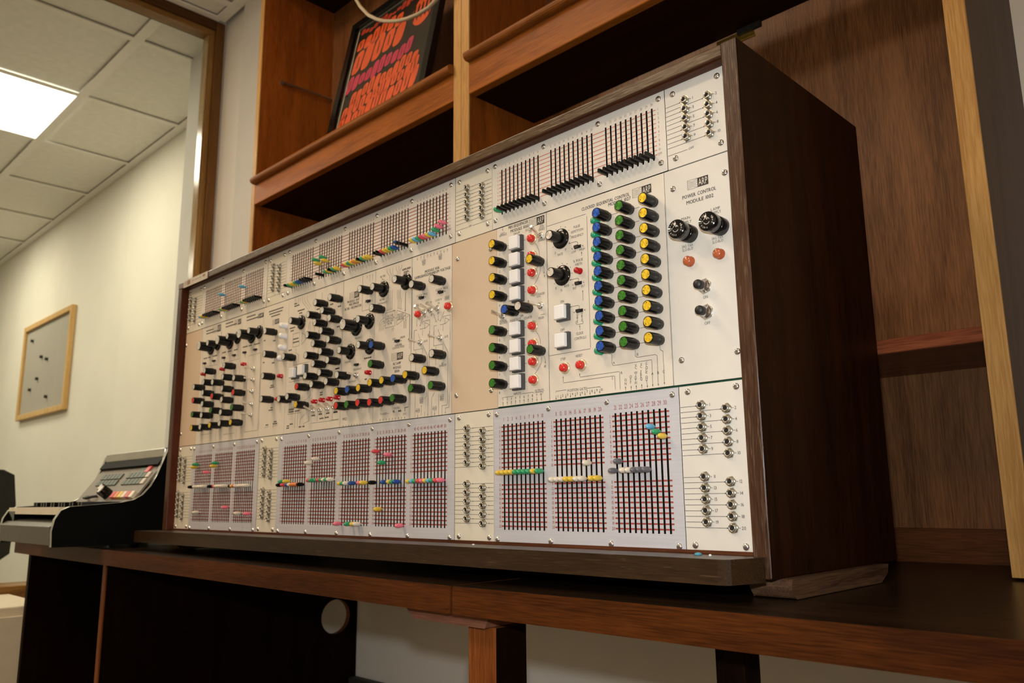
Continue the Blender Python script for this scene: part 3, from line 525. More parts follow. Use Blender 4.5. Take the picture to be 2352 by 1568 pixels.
LINES=[(0,.479,.3904,.543,.3892),(0,.5445,.3873,.5453,.2244),(0,.5442,.2232,.4785,.2231),(0,.6125,.378,.6227,.3776),(0,.5787,.3792,.5915,.3784),
(0,.5784,.3617,.6219,.3604),(0,.5793,.3433,.623,.3425),(0,.5796,.3249,.6232,.3246),(0,.58,.3073,.6233,.3075),(0,.5792,.29,.6234,.2891),
(0,.5817,.2723,.6245,.272),(0,.5809,.2549,.6247,.2543),(0,.5812,.2368,.6257,.2363),(0,.5815,.2195,.6249,.2192),
(1,.5756,.2127,.5755,.2014,.5771,.199,.6277,.1993,.6306,.1981,.6306,.1693),(1,.6088,.2132,.609,.2058,.6113,.2042,.6357,.2039,.6379,.2027,.6382,.1693),
(1,.6423,.2143,.6426,.2086,.6459,.2066,.6456,.1701),(1,.5005,.188,.5007,.1954),(0,.5005,.1871,.577,.1878,.579,.1862,.5786,.1713),
(1,.5269,.1921,.5268,.1959),(0,.5268,.1912,.5845,.1918,.586,.1904,.586,.1709),(1,.5936,.1682,.5936,.1734),(1,.6013,.1682,.6011,.1732),
(1,.6084,.1683,.6085,.1732),(1,.6159,.1684,.616,.1737),(1,.6234,.174,.6233,.1688),(1,.5289,.3543,.529,.3579,.5263,.3593,.5141,.359),
(1,.5292,.3072,.5288,.3116,.5266,.3127,.5143,.3125),(1,.529,.2745,.5286,.2778,.5264,.2789,.5137,.2786),(1,.5348,.3392,.535,.3446),
(1,.5349,.2832,.5352,.2963),(1,.529,.2478,.5292,.254),(0,.523,.2603,.5236,.2566,.5263,.2553,.5342,.2555,.5349,.2575),
(0,.488,.1769,.4892,.1782,.5055,.1787),(0,.5381,.1768,.5566,.1773,.5571,.1755),(1,.4884,.173,.4885,.1677),(1,.4961,.1731,.4962,.1679),
(1,.504,.1733,.5041,.168),(1,.5116,.1734,.5116,.1682),(1,.5193,.1735,.5193,.1683),(1,.5269,.1736,.527,.1685),(1,.5342,.1738,.5343,.1686),
(1,.5417,.1739,.5418,.1688),(1,.5489,.174,.5489,.1689),(1,.5562,.1741,.5562,.169),(1,.3986,.4097,.3986,.404),(0,.4059,.3817,.4124,.3814),
(0,.4056,.3586,.4121,.3586),(0,.4053,.3355,.4117,.3354),(0,.405,.3122,.4114,.3121),(0,.4044,.2657,.4108,.2659),(0,.4041,.242,.4104,.2423),
(0,.4038,.2189,.4101,.2193),(0,.4035,.1958,.4098,.1962),(0,.4349,.3818,.4407,.3817),(0,.4345,.3586,.4403,.3586),(0,.4348,.3355,.441,.3354),
(0,.4343,.3123,.4405,.3123),(0,.4344,.2653,.4401,.2653),(0,.434,.2424,.4397,.2426),(0,.4336,.2189,.4399,.2193),(0,.4339,.1953,.4395,.1956),
(0,.4544,.3769,.461,.3693,.4646,.3608,.4663,.3545),(0,.4659,.3402,.4653,.3336,.4616,.3259,.4542,.3173),(0,.4615,.3403,.4569,.3374),
(1,.4704,.3426,.4725,.3372,.473,.3295),(0,.4553,.2596,.4617,.2512,.4642,.2443,.4654,.2401),(0,.4654,.2239,.4635,.2168,.4597,.2092,.4529,.2027),
(0,.4611,.2236,.4555,.2211),(1,.4704,.224,.4718,.2198,.4717,.2145),(0,.3943,.1776,.396,.1791,.4154,.1798),(0,.4302,.1808,.4503,.1804,.4518,.1795),
(0,.4535,.1793,.4551,.18,.4659,.18,.4672,.1783),(0,.4588,.3013,.4659,.3014),(0,.4654,.2773,.4732,.2769),(1,.3963,.1683,.3964,.1736),
(1,.4041,.1684,.4041,.1737),(1,.4117,.1684,.4118,.1737),(1,.4193,.1686,.4194,.1738),(1,.4268,.1686,.4269,.1738),(1,.4343,.1686,.4344,.1737),
(1,.4416,.1687,.4417,.1739),(1,.4489,.1687,.449,.1738),(1,.4565,.1746,.4566,.1691),(1,.4641,.1748,.4642,.1692),(1,.2162,.3117,.217,.3014),
(1,.2314,.3156,.2236,.3003),(1,.2537,.315,.2614,.3007),(1,.265,.3109,.2654,.3019),(1,.2786,.314,.2689,.3004),(0,.2101,.2824,.2103,.296,.2168,.2961),
(0,.2232,.296,.2345,.2959),(0,.2298,.303,.2301,.3066,.2462,.3068,.2463,.2832),(0,.2345,.295,.2351,.3045,.2449,.2997,.2345,.295),
(0,.2556,.2758,.2558,.2958,.2622,.2959),(0,.269,.2955,.2801,.2957),(0,.2756,.3029,.2752,.3065,.2915,.3069,.2917,.2705),
(0,.2801,.2949,.2809,.3042,.2896,.2997,.2801,.2949),(0,.2296,.2948,.23,.2857),(0,.2757,.2948,.2754,.2851),(0,.2029,.4083,.2055,.283),
(1,.1873,.3589,.1883,.3284),(0,.1988,.3224,.2001,.2838),(1,.1859,.3034,.186,.3156),(1,.1901,.3028,.1898,.3174),(0,.2195,.29,.2242,.2811),
(0,.2646,.2895,.2698,.2798),(1,.2158,.4082,.2159,.4026),(1,.2238,.4024,.2237,.408),(1,.2316,.4076,.2317,.4021),(1,.2394,.4019,.2393,.4074),
(1,.2471,.4071,.2472,.4016),(1,.2547,.4015,.2547,.4069),(1,.2623,.4065,.2624,.4012),(1,.2698,.401,.2698,.4063),(1,.2773,.406,.2773,.4007),
(1,.2846,.4005,.2846,.4058),(0,.2099,.2955,.2102,.2665,.2304,.2665,.2313,.2587),(0,.2554,.2885,.2553,.2667,.2759,.2664,.2763,.258),
(0,.2307,.271,.2414,.2547,.2416,.1961,.2361,.1923),(0,.2759,.27,.287,.2535,.2865,.1825,.2852,.1792,.2747,.1784,.2738,.1665),
(1,.2458,.29,.2437,.2401,.2434,.1672),(1,.2917,.283,.29,.2001,.2894,.1754,.282,.1735,.2816,.1672),(0,.2145,.2646,.215,.1676),
(1,.2033,.2487,.1989,.184,.1903,.1825,.1901,.1776),(0,.2605,.2646,.2605,.2381),(0,.2585,.1997,.2519,.1917,.2515,.1661),(0,.2676,.1661,.2686,.1962),
(1,.2209,.1724,.2209,.1667),(1,.2289,.1692,.2289,.1841),(1,.2589,.1728,.2589,.1672),(0,.2364,.1742,.2363,.1673),(0,.2038,.2964,.2007,.1669),
(0,.0752,.4076,.0757,.3484,.0936,.3477),(0,.1573,.3354,.1629,.3346,.1631,.3107,.1387,.311,.1391,.3346,.1629,.3346),
(0,.1676,.3341,.1993,.3221,.1675,.3114,.1676,.3341),(0,.1635,.3226,.1679,.3226),(0,.1997,.3219,.1997,.2707),(1,.1886,.3599,.1879,.3293),
(0,.1403,.4047,.14,.3996,.1475,.3929,.1462,.3838),(0,.1479,.4041,.1476,.3994,.1516,.3939,.1508,.3819),(0,.1554,.4044,.1556,.381),
(0,.1632,.4046,.1629,.4009,.1667,.3955,.1666,.3871),(0,.1706,.404,.1702,.3892),(0,.1779,.4043,.1775,.3997,.174,.3968,.1734,.3895),
(1,.1422,.3696,.1429,.3369),(1,.1459,.3693,.1466,.3368),(1,.1504,.369,.1506,.3373),(1,.1544,.3691,.1548,.3372),
(1,.1675,.3666,.1663,.3549,.1701,.3496,.1697,.3355),(1,.1711,.366,.1704,.3551,.1737,.3499,.1737,.3344),
(1,.1748,.3653,.1739,.3544,.1773,.3502,.177,.3334),(1,.123,.3079,.1234,.3188,.127,.3247,.1359,.3284),
(1,.1268,.3079,.1273,.3163,.1301,.3224,.1364,.3243),(1,.1306,.308,.1311,.3139,.1325,.3183,.137,.3204),(0,.1343,.3083,.1349,.3133,.1371,.3162),
(1,.1561,.3027,.1559,.3087),(1,.1597,.3031,.1595,.309),(1,.1856,.3031,.1858,.3148),(1,.1899,.3027,.1896,.3168),(0,.2041,.3941,.2047,.2847),
(1,.0871,.4003,.0874,.4051),(1,.0947,.394,.0949,.405),(1,.1021,.3934,.1025,.4049),(0,.1982,.1834,.1907,.1832,.1902,.178),(0,.1292,.1813,.1322,.1781),
(0,.13,.1782,.1343,.1783),(0,.1469,.1782,.1524,.1781),(0,.1613,.1783,.1681,.1783),(0,.1749,.1786,.1829,.1786),(1,.1301,.1677,.13,.1715),
(1,.1378,.1676,.1377,.1714),(1,.1455,.1675,.1454,.1712),(1,.1531,.1674,.153,.1712),(1,.1607,.1673,.1606,.171),(1,.1681,.1672,.168,.1709),
(1,.1756,.1671,.1755,.1708),(1,.1829,.167,.1828,.1707),(1,.1902,.1669,.1901,.1705),(1,.0309,.1662,.0307,.1692),(1,.0387,.1662,.0386,.1691),
(1,.0465,.1662,.0464,.1691),(1,.0542,.1662,.0541,.1691),(1,.0618,.1662,.0617,.1691),(1,.0694,.1662,.0693,.1691),(1,.0769,.1662,.0768,.1691),
(1,.0844,.1662,.0843,.169),(1,.0918,.1662,.0917,.169),(1,.0991,.1662,.099,.169),(0,-.0055,.1798,.018,.1802),(0,.0348,.1764,.0395,.1765),
(0,-.1439,.2568,-.0952,.2565),(0,-.1318,.2857,-.0774,.2857),(0,-.1378,.3427,-.1138,.342,-.1131,.3187,-.1359,.3185,-.1378,.3427),
(0,-.1059,.3194,-.1059,.3405,-.0866,.3309,-.1059,.3194),(0,-.1245,.3152,-.1233,.3074,-.114,.302,-.1123,.2875),(0,-.2495,.3216,-.2447,.1809),
(0,-.1549,.2928,-.1553,.1783),(0,-.0672,.1787,.0164,.1796),(0,-.0733,.2031,-.0749,.1824),(0,-.0466,.1993,-.0483,.1805),(0,-.0236,.199,-.0248,.1811),
(0,-.0012,.2002,-.0029,.181),(0,-.1091,.4077,-.1067,.3952,-.0868,.3781),(0,-.1012,.4062,-.099,.3972,-.0823,.3798),
(0,-.0933,.4056,-.0922,.3977,-.0778,.3816),(0,-.1177,.2052,-.1169,.1741),(0,-.1098,.2029,-.1091,.1736),(0,-.1014,.173,-.1009,.1876,-.0863,.1962),
(0,-.0908,.1739,-.0882,.1802,-.072,.1838),(0,-.1426,.1998,-.1401,.2096,-.1072,.2101),(0,-.1426,.1998,-.0987,.1988),(0,-.0823,.3571,-.0859,.3425),
(0,-.0793,.3583,-.0789,.3381),(0,-.133,.4068,-.1323,.398),(0,-.1217,.4065,-.1208,.3942),(0,-.1154,.4062,-.1148,.3983),(0,-.138,.2427,-.1394,.2403),
(0,-.0691,.2285,-.0835,.2202,-.091,.2184),(0,-.222,.1794,-.2206,.1828,-.2086,.1828),(0,-.1931,.1792,-.1918,.1833,-.1785,.1833),
(0,-.0446,.4025,-.0466,.3878),(0,-.0023,.3994,-.0026,.3783),(0,-.5048,.4068,-.4956,.326,-.4265,.3233),(0,-.4191,.4018,-.4095,.3236,-.3358,.3229),
(0,-.2985,.3242,-.2968,.1778),(0,-.2985,.3242,-.2488,.3229),(0,-.2488,.3229,-.248,.179,-.2984,.1786),(0,-.4887,.1852,-.4364,.1866),
(0,-.3853,.1796,-.3403,.1798),(0,-.4755,.3236,-.4753,.322),]
BARS=[(-.4878,.4012,.0341),(-.487,.3952,.0516),(-.4007,.4032,.0317),(-.3999,.3965,.048),(-.3129,.4022,.0355),(-.3123,.3956,.0477),
(-.4926,.3434,.0181),(-.471,.3433,.0107),(-.4498,.3432,.0191),(-.4088,.3448,.0169),(-.3852,.344,.0165),(-.359,.3436,.0162),(-.3224,.3443,.0203),
(-.299,.3439,.0122),(-.2776,.3434,.0224),(-.2266,.3985,.0532),(-.2244,.3932,.0481),(-.2169,.3877,.0326),(-.1355,.3974,.0096),(-.1352,.3931,.0176),
(-.1232,.3824,.0237),(-.118,.3773,.0111),(-.1484,.3545,.0194),(-.1448,.3492,.0114),(-.1348,.3328,.0185),(-.1349,.3268,.0206),(-.1485,.3145,.0113),
(-.2411,.3456,.0071),(-.2058,.3403,.0086),(-.2407,.3039,.007),(-.2072,.2991,.0102),(-.2069,.2576,.0102),(-.21,.254,.0153),(-.2049,.2167,.0084),
(-.2107,.2125,.0146),(-.14,.2075,.0174),(-.1397,.2035,.0174),(-.1191,.2036,.0154),(-.0666,.1915,.0133),(-.0432,.192,.0115),(-.0203,.1918,.0112),
(.0021,.1921,.0123),(-.0398,.1847,.0128),(-.0241,.1851,.0126),(-.1441,.1794,.0079),(-.1348,.182,.011),(-.1454,.1757,.0095),(-.1046,.1752,.0091),
(-.0924,.175,.0075),(-.2192,.1863,.0102),(-.1907,.1903,.0109),(-.1938,.1867,.0166),(-.0182,.3757,.01),(.005,.3682,.0098),(-.0607,.3746,.0104),
(.004,.3338,.0084),(.0037,.2632,.0124),(-.0411,.2283,.0086),(-.0409,.2244,.0087),(.003,.2634,.013),(.0843,.2701,.0201),(.0012,.1915,.013),
(.0871,.2367,.006),(.1613,.1803,.0047),(.1748,.18,.0074),]
LOGOS=[(.4477,.4611,.4745,.3964,.408),(.6136,.6268,.6401,.3911,.4009),(.6876,.7003,.7137,.38,.3913),(.0389,.0525,.0658,.3742,.3841),
(.1562,.1692,.1839,.257,.2675),(-.4573,-.436,-.4219,.3921,.4015),(-.3623,-.3475,-.3354,.3932,.4025),(-.2681,-.2621,-.2485,.3929,.4014),
(-.2682,-.2607,-.2467,.3926,.4022),(-.211,-.2022,-.1877,.3708,.3798),]

# ------------------------------------------------------------------ the modular synthesizer
SX0, SX1, SYF, SYB, SZ0, SZ1 = -.604, .766, -.017, .288, -.0255, .523
IX0, IX1, IZ0, IZ1 = -.585, .7475, -.006, .509           # opening of the wooden frame
syn = thing('modular_synthesizer', (.08, .14, SZ0), 'large modular synthesizer in a dark wooden case covered in knobs and sliders', 'synthesizer')
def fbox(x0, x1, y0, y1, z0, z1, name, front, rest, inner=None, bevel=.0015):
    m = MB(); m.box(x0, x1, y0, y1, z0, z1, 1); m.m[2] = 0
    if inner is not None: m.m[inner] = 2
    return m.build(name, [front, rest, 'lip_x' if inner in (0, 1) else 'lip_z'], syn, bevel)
fbox(SX0, IX1, SYF, SYB, IZ1, SZ1, 'top_board', 'frame_x', 'case_x', 0)
fbox(SX0, IX1, SYF, SYB, SZ0, IZ0, 'bottom_board', 'frame_x', 'case_x', 1)
fbox(SX0, IX0, SYF+.0006, SYB, IZ0, IZ1, 'side_board', 'frame_z', 'case_z', 3)
m = MB(); m.box(IX1, SX1, SYF-.0006, SYB, SZ0-.0004, SZ1+.0004, 1); m.m[2] = 0; m.m[5] = 2
m.build('side_board', ['frame_z', 'case_z', 'lip_z'], syn, .0015)
MB().box(IX0, IX1, SYB-.012, SYB-.004, IZ0, IZ1).build('back_board', 'case_z', syn)
MB().box(IX0, IX1, .0065, .009, IZ0, IZ1).build('circuit_backing', 'circuit_green', syn)
MB().box(IX0, IX1, -.012, -.0008, IZ1-.0016, IZ1-.0002).build('trim_strip', 'lip_x', syn)
MB().box(IX0, IX1, -.0045, -.0008, IZ0+.0002, IZ0+.0035).build('trim_strip', 'lip_x', syn)
m = MB(); m.prism([(-.625,-.0178),(-.625,-.062),(-.621,-.066),(.738,-.066),(.7445,-.0645),(.749,-.060),(.7605,-.0178)], 2, -.0285, -.0058)
tag(m.build('front_ledge', 'ledge_x', syn, .0015), 'dark wooden ledge along the front')
np_ = MB().box(-.575, -.459, SYF-.0012, SYF-.0001, .5075, .5228).build('name_plate', 'tag_metal', syn)
m = MB(); Y = SYF-.00135
m.rect(-.556, -.541, .511, .521, Y); 
for z in (.5185, .5155, .5125): m.rect(-.571, -.558, z, z+.0008, Y)
for x, w in ((-.534,.012),(-.519,.02),(-.496,.008)): m.rect(x, x+w, .5155, .5168, Y)
m.rect(-.482, -.470, .5145, .5195, Y); m.build('plate_print', 'ink_brown', np_)

# --- lettering from the built-in font, one small flat mesh per glyph
GL = {}
def glyph(c):
    if c not in GL:
        cu = bpy.data.curves.new('glyph', 'FONT'); cu.body = c; cu.size = 1; cu.resolution_u = 2
        o = bpy.data.objects.new('glyph', cu); me = o.to_mesh()
        GL[c] = ([(v.co.x, v.co.y) for v in me.vertices], [tuple(p.vertices) for p in me.polygons]); o.to_mesh_clear()
        bpy.data.objects.remove(o); bpy.data.curves.remove(cu)
    return GL[c]
CAP = max(v[1] for v in glyph('H')[0])
def text(m, s, xc, zc, h, width=None, y=-.00025, mat=0, gap=.16, k=1.):
    x = 0; items = []
    for c in s:
        if c == ' ': x += .42; continue
        vs, fs = glyph(c); a = min(v[0] for v in vs); b = max(v[0] for v in vs)
        items.append((vs, fs, x-a)); x += (b-a)+gap*CAP
    w = x-gap*CAP; sx = h/CAP*k if not width else width/w; sz = h/CAP
    for vs, fs, dx in items: m.add([(xc+(v[0]+dx-w/2)*sx, y, zc+(v[1]-CAP/2)*sz) for v in vs], [f for f in fs], mat)
def line(m, p, q, w=.00045, y=-.0002, mat=0):
    d = Vector((q[0]-p[0], q[1]-p[1]))
    if d.length < 1e-6: return
    n = Vector((-d.y, d.x)).normalized()*w/2
    m.quad((p[0]-n.x,y,p[1]-n.y),(q[0]-n.x,y,q[1]-n.y),(q[0]+n.x,y,q[1]+n.y),(p[0]+n.x,y,p[1]+n.y), mat)
def arrow(m, p, q, s=.0021, y=-.00022, mat=0):
    d = Vector((q[0]-p[0], q[1]-p[1])).normalized(); n = Vector((-d.y, d.x))*s*.36; b = Vector(q)-d*s
    m.add([(q[0],y,q[1]),(b.x+n.x,y,b.y+n.y),(b.x-n.x,y,b.y-n.y)], [(0,1,2)], mat)

# --- shared small parts, built about their own origin (axis towards -Y)
PM = {}
def screw_mesh():
    m = MB(); m.lathe([(.0038,0),(.0037,.0006),(.0031,.0014),(.0020,.0020),(.0008,.0022)], seg=16)
    for a in (0, 1): m.box(*((-.0017,.0017,-.00228,-.0019,-.00035,.00035) if a else (-.00035,.00035,-.00228,-.0019,-.0017,.0017)), 1)
    return m.mesh('screw', ['chrome', 'bezel'])
PM['screw'] = screw_mesh()
def jack_mesh():
    m = MB(); hexa = [(.0056*math.cos(PI*i/3+.2), .0056*math.sin(PI*i/3+.2)) for i in range(6)]
    m.prism(hexa, 1, -.0016, 0, 0); m.lathe([(.0042,.0016),(.0042,.0046),(.0037,.0051),(.0025,.0051),(.0024,.003)], seg=18, cap1=False); m.lathe([(.0024,.003),(.0001,.0029)], seg=18, m=1)
    return m.mesh('jack', ['nickel', 'hole'])
PM['jack'] = jack_mesh()
def knob_mesh():
    m = MB(); m.lathe([(.0058,0),(.0058,.0042),(.0067,.0050),(.0068,.0062),(.0063,.0215),(.0060,.0226),(.0052,.0226),(.0051,.0221)], seg=40, knurl=.00022, kr=(3,4), cap1=True)
    return m.mesh('knob', 'bakelite')
PM['knob'] = knob_mesh()
def cap_mesh(k, r, h):
    m = MB(); m.lathe([(r,h-.0004),(r,h),(r*.5,h),(.0003,h)], seg=28, smooth=False)
    m.lathe([(r*.13,h+.00005),(.0001,h+.00006)], (0,0,r*.68), seg=8, m=1); return m.mesh('knob_cap', ['cap_'+k, 'hole'])
for k in 'mygbr': PM['cap_'+k] = cap_mesh(k, .0051, .0227)
PM['skirt'] = None
def skirt_mesh(R):
    m = MB(); m.lathe([(R,0),(R,.0012),(R*.93,.0024),(R*.6,.0032),(.0060,.0034)], seg=32, cap1=False)
    for i in range(3):  # gloss highlight painted on as short white radial streaks
        a = math.radians(60+i*14); c, s = math.cos(a), math.sin(a); r0, r1, w = R*.74, R*.90, .00022
        m.quad((c*r0-s*w,-.0034,s*r0+c*w),(c*r0+s*w,-.0034,s*r0-c*w),(c*r1+s*w,-.0029,s*r1-c*w),(c*r1-s*w,-.0029,s*r1+c*w), 1)
    return m.mesh('knob_skirt', ['gloss_black', 'white_mark_glint'])
PM['skirt'] = skirt_mesh(.0130); PM['skirt_big'] = skirt_mesh(.0155)
def bigknob():
    m = MB(); m.lathe([(.0100,.002),(.0102,.006),(.0092,.0255),(.0088,.0268),(.0080,.0268)], seg=24, knurl=.0007, kr=(0,2)); return m.mesh('large_knob', 'bakelite')
PM['bigknob'] = bigknob(); PM['bigcap'] = cap_mesh('m', .0079, .0270)
def redbtn():
    m = MB(); m.lathe([(.0075,0),(.0073,.0013),(.0062,.0022),(.0053,.0022)], seg=22, m=1, cap1=False)
    return m.mesh('push_button', ['red_plastic', 'ring_cream'])
PM['redring'] = redbtn()
m = MB(); m.lathe([(.0050,.0010),(.0050,.0062),(.0044,.0076),(.0028,.0083),(.0004,.0085)], seg=22); PM['redtop'] = m.mesh('button_top', 'red_plastic')
def capsule(k, blade=False):
    m = MB()
    if blade:
        m.prism([(-.0017,-.0022),(.0017,-.0022),(.0017,.0016),(.0008,.0024),(-.0008,.0024),(-.0017,.0016)], 1, -.0165, .0012)
    else:
        m.lathe([(.0012,-.0012),(.0012,.0015),(.0024,.0022),(.0031,.0045),(.0032,.0105),(.0027,.0132),(.0017,.0150),(.0004,.0156)], seg=12)
    return m.mesh('slider_handle', 'handle_'+k)
for k in HC: PM['h_'+k] = capsule(k)
PM['blade'] = capsule('k', True)
def lampm(mat, r, h):
    m = MB(); m.lathe([(r*1.12,0),(r*1.12,.0012),(r,.0014),(r,h*.8),(r*.75,h*.95),(r*.1,h)], seg=16); return m.mesh('lamp', mat)
PM['redlamp'] = lampm('lamp_red', .0036, .0098); PM['greenlamp'] = lampm('lamp_green', .0040, .0105); PM['orangelamp'] = lampm('lamp_orange', .0052, .0085); PM['whitelamp'] = lampm('white_plastic', .0052, .0135)
m = MB(); m.box(-.0096,.0096,-.0055,0,-.0104,.0104); PM['bezel'] = m.mesh('button_bezel', 'bezel')
m = MB(); m.box(-.0080,.0080,-.0118,-.0055,-.0086,.0086); PM['sqtop'] = m.mesh('button_top', 'white_plastic')
m = MB(); m.box(-.0052,.0052,-.0006,0,-.0020,.0020,1); m.box(-.0032,.0030,-.0042,-.0006,-.0015,.0015)
for sx in (-1, 1): m.lathe([(.0014,0),(.0013,.0006),(.0005,.0009)], (sx*.0085,0,0), 8, m=2)
PM['slide'] = m.mesh('slide_switch', ['matt_black', 'hole', 'chrome'])

def part(name, key, x, z, y=0., parent=None, bevel=0., ry=0.):
    o = put(name, PM[key], parent or syn, bevel, (x, y, z))
    if ry: o.rotation_euler = (0, ry, 0)
    return o

# --- panels
UZ0, UZ1, LZ0, LZ1, MZ0, MZ1 = .4105, .508, -.0065, .1652, .1664, .4092
XP = [(IX0-.004, -.5165), (-.5155, -.2390), (-.2380, -.1693), (-.1685, .3015), (.3023, .3780), (.3788, .6632), (.6640, IX1+.003)]   # jack / matrix panels, left to right
PT = .0016
SEC = {1: [-.4965, -.4100, -.3228], 3: [-.1467, -.0570, .0341, .1241, .2145], 5: [.3976, .4880, .5778]}
PIT = {1: .0072, 3: .00745, 5: .00752}
LROW = [.1410-.00570*i for i in range(10)] + [.0675-.00565*i for i in range(10)]
UROW = [.4880-.00545*i for i in range(10)] + [.4335]
SCR = {1: [-.5098, -.4231, -.3358, -.2477], 3: [-.1602, -.0706, .0204, .1104, .2008, .2920], 5: [.3847, .4755, .5660, .6551]}
WHERE = {0: 'far left end', 2: 'left, between the first two slider fields', 4: 'between the long and the right slider field', 6: 'right end'}
def screws(panel, pts):
    for x, z in pts: part('screw', 'screw', x, z, 0, panel)
matrix = {}
for pi in (1, 3, 5):
    x0, x1 = XP[pi]; slots = [s+PIT[pi]*i for s in SEC[pi] for i in range(10)]
    for up in (0, 1):
        z0, z1 = (UZ0, UZ1) if up else (LZ0, LZ1); s0, s1 = (.4275, .4915) if up else (.0122, .1443); w = .0012 if up else .0013
        m = MB(); px = x0
        for s in slots:
            m.box(px, s-w, 0, PT, z0, z1); m.box(s-w, s+w, 0, PT, z0, s0); m.box(s-w, s+w, 0, PT, s1, z1); px = s+w
        m.box(px, x1, 0, PT, z0, z1)
        m.m = [0 if i % 6 == 2 else 1 for i in range(len(m.m))]     # recess shade is put into the colour of the slot walls
        pan = m.build('matrix_panel', ['ivory' if up else 'brushed', 'slot_dark'], syn); matrix[pi, up] = pan
        tag(pan, ('cream upper' if up else 'brushed metal lower')+' panel of vertical slots with red lines')
        MB().box(x0+.004, x1-.004, PT+.0001, PT+.0009, s0-.003, s1+.003).build('slot_back', 'slot_dark', pan)
        rows = UROW if up else LROW; hh = .0006 if up else .0009; m = MB()
        spans = [(SEC[pi][0]-.005, slots[-1]+.005)] if up else [(s-.0048, s+9*PIT[pi]+.0048) for s in SEC[pi]]
        for a, b in spans:
            ss = [s for s in slots if a < s < b]; edges = [a] + [e for s in ss for e in (s-w, s+w)] + [b]
            for i in range(0, len(edges), 2):
                for z in rows: m.rect(edges[i], edges[i+1], z-hh, z+hh, -.0002)
        ln = m.build('row_lines', 'ink_rose' if up and pi == 5 else 'ink_red', pan); ln['kind'] = 'stuff'
        m = MB()
        for i, s in enumerate(slots): text(m, str(i+1), s, (.4962 if up else .1507), .0030 if up else .0048, None, k=.82 if up else .66)
        rn = [str(i+1) for i in range(20)] if not up else [str(i+1) for i in range(10)]+['OFF']
        xs_ = [s-.0078 for s in SEC[pi]] if not up else [SEC[pi][0]-.0078, slots[-1]+.0085]
        for xx in xs_:
            for t, z in zip(rn, rows): text(m, t, xx, z, .0029 if up else .0036, None, k=.8)
        m.build('lettering', 'ink_brown' if up else 'ink_red', pan)['kind'] = 'stuff'
        screws(pan, [(x, z) for x in SCR[pi] for z in ((.5, .4219) if up else (.1579, .0))])
jz_u = [.4850-.0110*i for i in range(5)]; jz_l = [.1435-.0113*i for i in range(5)] + [.0703-.0113*i for i in range(5)]
JC = {0: (-.5710, -.5480), 2: (-.2155, -.1925), 4: (.3283, .3590), 6: (.6906, .7197)}
for pi in (0, 2, 4, 6):
    x0, x1 = XP[pi]; a, b = JC[pi]
    for up in (0, 1):
        z0, z1 = (UZ0, UZ1) if up else (LZ0, LZ1)
        pan = MB().box(x0, x1, 0, PT, z0, z1).build('jack_panel', 'ivory' if pi == 6 else 'jack_cream', syn)
        tag(pan, ('upper' if up else 'lower')+' cream jack panel at the '+WHERE[pi] if pi in (0, 6) else ('upper' if up else 'lower')+' cream jack panel '+WHERE[pi])
        m = MB(); rows = jz_u if up else jz_l; n = 1
        for i, z in enumerate(rows):
            for c, dz in ((a, 0), (b, -.0055)):
                zz = z+dz; line(m, (x0+.0005, zz-.0002), (c-.006, zz-.0002)); arrow(m, (x0, zz-.0002), (c-.0058, zz-.0002))
                if pi != 6: line(m, (c+.006, zz), (x1-.0005, zz)); arrow(m, (x1, zz), (c+.0085, zz))
                else:
                    line(m, (c+.0055, zz), (c+.0075, zz)); text(m, str(n), c+.0095+(.0012 if n > 9 else 0), zz, .0032)
                part('jack', 'jack', c, zz, 0, pan); n += 1
        if up:
            z = .4268; line(m, (x0+.0005, z), (x0+.026, z)); text(m, 'OFF', x0+.031, z+.0003, .0026); 
            if pi != 6: line(m, (x0+.036, z), (x1-.001, z))
        m.build('lettering', 'ink', pan)['kind'] = 'stuff'
        dx = .009 if pi != 6 else .0105
        screws(pan, [(x, z) for x in ((x0+.0085+(.004 if pi == 0 else 0), x1-.0085) if pi != 6 else (.6745, .7315)) for z in ((.4985, .4212) if up else (.1590, .0020))])

# modules in the middle row: (x0, x1, material, label)
MODS = [(IX0-.004, -.5075, 'tan', 'blank tan filler panel at the far left'), (-.5068, -.4180, 'cream', 'oscillator module panel, first from the left'), (-.4175, -.3310, 'cream', 'oscillator module panel, second from the left'),
        (-.3305, -.2455, 'cream', 'oscillator module panel with five toggle switches'), (-.2449, -.1545, 'cream', 'module panel with four white knobs in a column'), (-.1540, -.0655, 'cream', 'module panel with two white square buttons'),
        (-.0650, .0203, 'cream', 'mixer module panel with stepped rows of knobs'), (.0212, .1102, 'cream', 'filter module panel with one large knob'), (.1110, .2028, 'cream', 'filter amplifier module panel with block diagram'),
        (.2036, .2946, 'cream', 'sample and hold module panel'), (.2954, .3862, 'tan', 'blank tan filler panel beside the sequencer'), (.3870, .4775, 'cream', 'mix sequencer module panel'), (.4785, .6572, 'cream', 'wide sequential control module panel with thirty knobs'),
        (.6581, IX1+.003, 'ivory', 'power control module panel')]
mods = []
for x0, x1, mt, lab in MODS:
    z0 = MZ0+(.0012 if x0 > .2954 else 0)
    mods.append(tag(MB().box(x0, x1, 0, PT, z0, MZ1).build('module_panel', mt, syn), lab))
    if mt == 'cream': MB().box(x1-.0004, x1+.0004, -.0003, PT, z0, MZ1).build('panel_edge', 'seam', mods[-1])
def owner(x):
    for i, (a, b, _, _) in enumerate(MODS):
        if a <= x <= b+.0006: return i
    return min(range(len(MODS)), key=lambda i: abs((MODS[i][0]+MODS[i][1])/2-x))
LT = {i: MB() for i in range(len(MODS))}
for s, x, z, w, b in TEXTS:
    h = (.0040 if b else .0031) if w else .0030
    if w and w/len(s) < .0014: h = .0025
    text(LT[owner(x)], s, x, z, h, w or None)
    if b: text(LT[owner(x)], s, x+.00018, z, h, w or None, -.00028)
